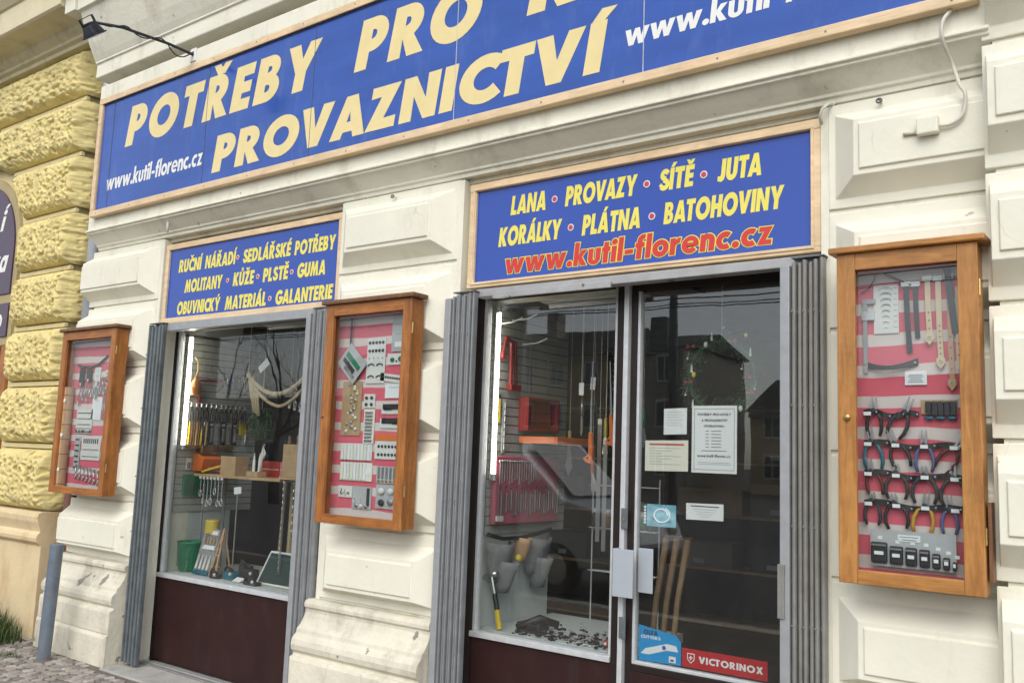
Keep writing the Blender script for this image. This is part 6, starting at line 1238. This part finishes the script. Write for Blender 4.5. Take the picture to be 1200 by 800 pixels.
# shelving deep in the shop
def shelving(x0, x1, y, label, key):
    s = thing('shelving', label, 'shelving', ((x0+x1)/2, y, 0))
    for x in (x0, x1): B(x-.02, x+.02, y, y+.35, .004, 2.3).build('upright', 'wood_dark', s)
    for k in range(5): B(x0+.0205, x1-.0205, y, y+.35, .25+.45*k, .27+.45*k).build('board', 'wood_pale', s)
    pos = ['far left', 'left middle', 'right middle', 'far right']; bn = ['second lowest', 'middle', 'second highest']
    for k in range(3):
        for i in range(4):
            x = x0+.10+i*(x1-x0-.2)/4; w_ = (x1-x0-.2)/4*R2.uniform(.55, .9); hh = R2.uniform(.18, .36); m_ = R2.choice(['wood_dark','charcoal','interior_wall','cardboard']); zb = .721+.45*k
            cn = {'wood_dark': 'brown', 'charcoal': 'black', 'interior_wall': 'grey-brown', 'cardboard': 'cardboard'}[m_]
            c = thing('stock_box', f'{cn} box at the {pos[i]} of the {bn[k]} board, {key} shop shelving', 'box', (x, y, zb), f'stock boxes on the {key} shelving')
            B(x, x+w_, y+.03, y+.30, zb, zb+hh).build('body', m_, c, bev=.004); B(x+w_*.3, x+w_*.5, y+.028, y+.0295, zb+.03, zb+.07).build('label_slip', 'card_grey', c)
shelving(-6.9, -4.2, 3.2, 'wooden stock shelving seen dimly through the left window', 'left'); shelving(-3.9, -1.0, 3.6, 'wooden stock shelving seen dimly through the door glass', 'right')
# ================================================================ the street behind the viewer (seen in the panes)
mat('opp_yellow', (0.52, 0.43, 0.24), .85, var=.12, vscale=.6); mat('opp_grey', (0.36, 0.34, 0.30), .85, var=.12, vscale=.6); mat('opp_roof', (0.075, 0.07, 0.07), .8, var=.2, vscale=2); mat('opp_glass', (0.05, 0.06, 0.08), .1, var=.1); mat('bark', (0.045, 0.035, 0.028), .9, var=.3, vscale=6); mat('van_white', (0.62, 0.64, 0.66), .25, var=.03, coat=.5)
def house(x0, x1, y, eave, ridge, m_, label, floors, chimney=True):
    h = thing('street_house', label, 'building', ((x0+x1)/2, y, -.13), 'houses across the street')
    B(x0, x1, y-10, y, -.13, eave).build('wall', m_, h)
    r = MB().prism_x([(y+.4, eave+.005), (y-10.4, eave+.005), (y-5, ridge)], x0-.3, x1+.3).build('roof', 'opp_roof', h)
    if chimney:
        for cx in (x0+(x1-x0)*.22, x0+(x1-x0)*.72): B(cx-.5, cx+.5, y-4.2, y-3.2, eave+.8, ridge+1.2).build('chimney', 'opp_grey', r)
    B(x0-.05, x1+.05, y+.005, y+.25, eave-.45, eave-.002).build('eaves_cornice', 'opp_grey', h)
    n = int((x1-x0)/2.6); fh = eave/floors
    for f in range(floors):
        for k in range(n):
            cx = x0+(x1-x0)*(k+.5)/n; z0 = f*fh+.9; 
            w_ = B(cx-.60, cx+.60, y+.004, y+.10, z0-.12, z0+fh*.58).build('window', 'card_white', h)
            for sg in (-1, 1): B(cx+.04 if sg > 0 else cx-.5, cx+.5 if sg > 0 else cx-.04, y+.1005, y+.112, z0, z0+fh*.50).build('pane', 'opp_glass', w_)
house(-58, -33.0, -50, 8.9, 11.4, 'opp_yellow', 'ochre town house with chimneys mirrored in the window beside the door', 3)
house(-32.6, -27.3, -50, 9.2, 10.6, 'opp_grey', 'narrow grey town house mirrored left in the door glass', 3, False)
house(-23.5, -6, -52, 5.0, 7.6, 'opp_yellow', 'low ochre house mirrored right in the door glass', 2, True)
house(-95, -62, -52, 4.8, 6.8, 'opp_grey', 'long grey town house mirrored in the left window', 2, True)
house(2, 30, -52, 9.5, 12.0, 'opp_grey', 'grey town house standing across the street at far right', 3, True)
# tram wires and pole
pl = thing('street_pole', 'dark street pole with a box sign mirrored in the door glass', 'pole', (-11.0, -17, -.13)); MB().tube([(-11,-17,-.13),(-11,-17,4.2),(-11,-17,8.6)], [.15,.12,.09], 14).build('shaft', 'gate_dark', pl, smooth=True); MB().lathe([(.26,0),(.24,.5),(.16,.6)], (-11,-17,-.128), 16).build('base', 'gate_dark', pl); B(-11.62, -11.16, -17.1, -16.9, 4.45, 5.35).build('box_sign', 'gate_dark', pl, bev=.02); MB().tube([(-11,-17,7.6),(-11,-13,7.9)], .05, 8).build('bracket', 'gate_dark', pl)
for k, (y, z) in enumerate(((-16.2,5.55), (-15.2,5.30), (-12.8,5.05), (-18.4,6.9))):
    tag(MB().tube([(-70+7*i, y, z-.10*math.sin(math.pi*((i*.5) % 1))) for i in range(15)], .014, 6).build('tram_wire', 'black'), ['second highest overhead tram wire mirrored in the panes', 'third overhead tram wire mirrored in the panes', 'lowest and nearest overhead tram wire mirrored in the panes', 'highest overhead tram wire mirrored in the panes'][k], 'wire', 'tram wires over the street')
# bare trees
def tree(x, y, seed, label, h=9.5):
    rt = random.Random(seed); t = thing('bare_tree', label, 'tree', (x, y, -.13), 'bare street trees'); tr, cr = MB(), MB()
    def grow(p, d, ln, r, lev):
        pts = [p]; rs = [r]; q = Vector(p); dd = Vector(d)
        for s in range(4):
            dd = (dd+Vector((rt.gauss(0,.13), rt.gauss(0,.13), rt.gauss(0.03,.08)))).normalized(); q = q+dd*ln/4; pts.append(q.copy()); rs.append(r*(1-.16*(s+1)))
        (tr if lev < 1 else cr).tube(pts, rs, 7 if lev < 2 else (5 if lev < 3 else 3), caps=lev < 2)
        if lev >= 5: return
        for b in range(3 if lev < 3 else 3):
            i = rt.choice([2, 3, 4]) if lev else rt.choice([3, 4]); e = Vector((rt.gauss(0,1), rt.gauss(0,1), rt.gauss(.25,.6))).normalized(); nd = (dd*.75+e*.85).normalized(); grow(pts[i], nd, ln*rt.uniform(.60,.78), rs[i]*rt.uniform(.5,.68), lev+1)
        grow(pts[4], (dd+Vector((rt.gauss(0,.2), rt.gauss(0,.2), .1))).normalized(), ln*.72, rs[4]*.85, lev+1)
    grow(Vector((x,y,-.13)), Vector((0,0,1)), h*.30, .20, 0)
    tr.build('trunk', 'bark', t, smooth=True); cr.build('crown', 'bark', t, smooth=True)
tree(-23.5, -14.5, 4, 'bare dark tree mirrored at the right of the left window'); tree(-28.5, -16.5, 9, 'bare tree mirrored at the top of the left window'); tree(-33, -20, 12, 'farther bare tree mirrored behind the rope')
# parked van at the kerb
vn = thing('parked_van', 'pale parked van mirrored in the window beside the door', 'van', (-9.0, -6.6, -.13))
prof = [(-11.4,.22),(-11.45,1.0),(-11.3,1.86),(-8.2,1.90),(-7.6,1.82),(-6.75,1.08),(-6.0,.92),(-5.85,.55),(-5.9,.22)]
bdy = MB().prism_y(prof[::-1], -7.5, -5.75).build('body', 'van_white', vn, bev=.06, seg=3)
for yy in (-5.746, -7.508):
    MB().prism_y([(-8.15,1.12),(-6.95,1.12),(-7.62,1.74),(-8.15,1.76)], yy, yy+.006).build('side_window', 'opp_glass', vn); B(-11.1, -8.4, yy, yy+.006, 1.15, 1.74).build('side_window', 'opp_glass', vn)
    B(-8.28, -8.26, yy, yy+.006, .3, 1.78).build('door_seam', 'black', vn); B(-8.22, -8.04, yy+.0062 if yy > -6 else yy-.02, yy+.026 if yy > -6 else yy-.0002, .98, 1.02).build('door_handle', 'black', vn)
MB().add([(-6.72,-7.3,1.10),(-6.72,-5.95,1.10),(-7.50,-6.05,1.78),(-7.50,-7.2,1.78)], [(0,1,2,3)]).build('windscreen', 'opp_glass', vn).location = (.03, 0, .02)
for x in (-10.5, -6.8):
    for yy in (-5.80, -7.45):
        wl = MB().lathe([(.30,-.10),(.33,-.07),(.33,.07),(.30,.10)], (x,yy,.20), 22, 'y').build('wheel', 'black', vn, smooth=True); MB().lathe([(.20,.101),(.18,.115),(.05,.12)], (x,yy,.20), 18, 'y').build('rim', 'alu', wl); MB().lathe([(.20,-.101),(.18,-.115),(.05,-.12)], (x,yy,.20), 18, 'y').build('rim', 'alu', wl)
for yy in (-7.2, -6.05): MB().ball((-5.90,yy,.72), .11, 10, 8, (.5,1.3,.8)).build('headlight', 'card_white', vn, smooth=True)
B(-5.99, -5.80, -7.4, -5.85, .26, .44).build('bumper', 'charcoal', vn, bev=.03)
for yy in (-7.60, -5.66): MB().ball((-7.0,yy,1.22), .10, 8, 6, (.6,.8,1.1)).build('wing_mirror', 'charcoal', vn, smooth=True)
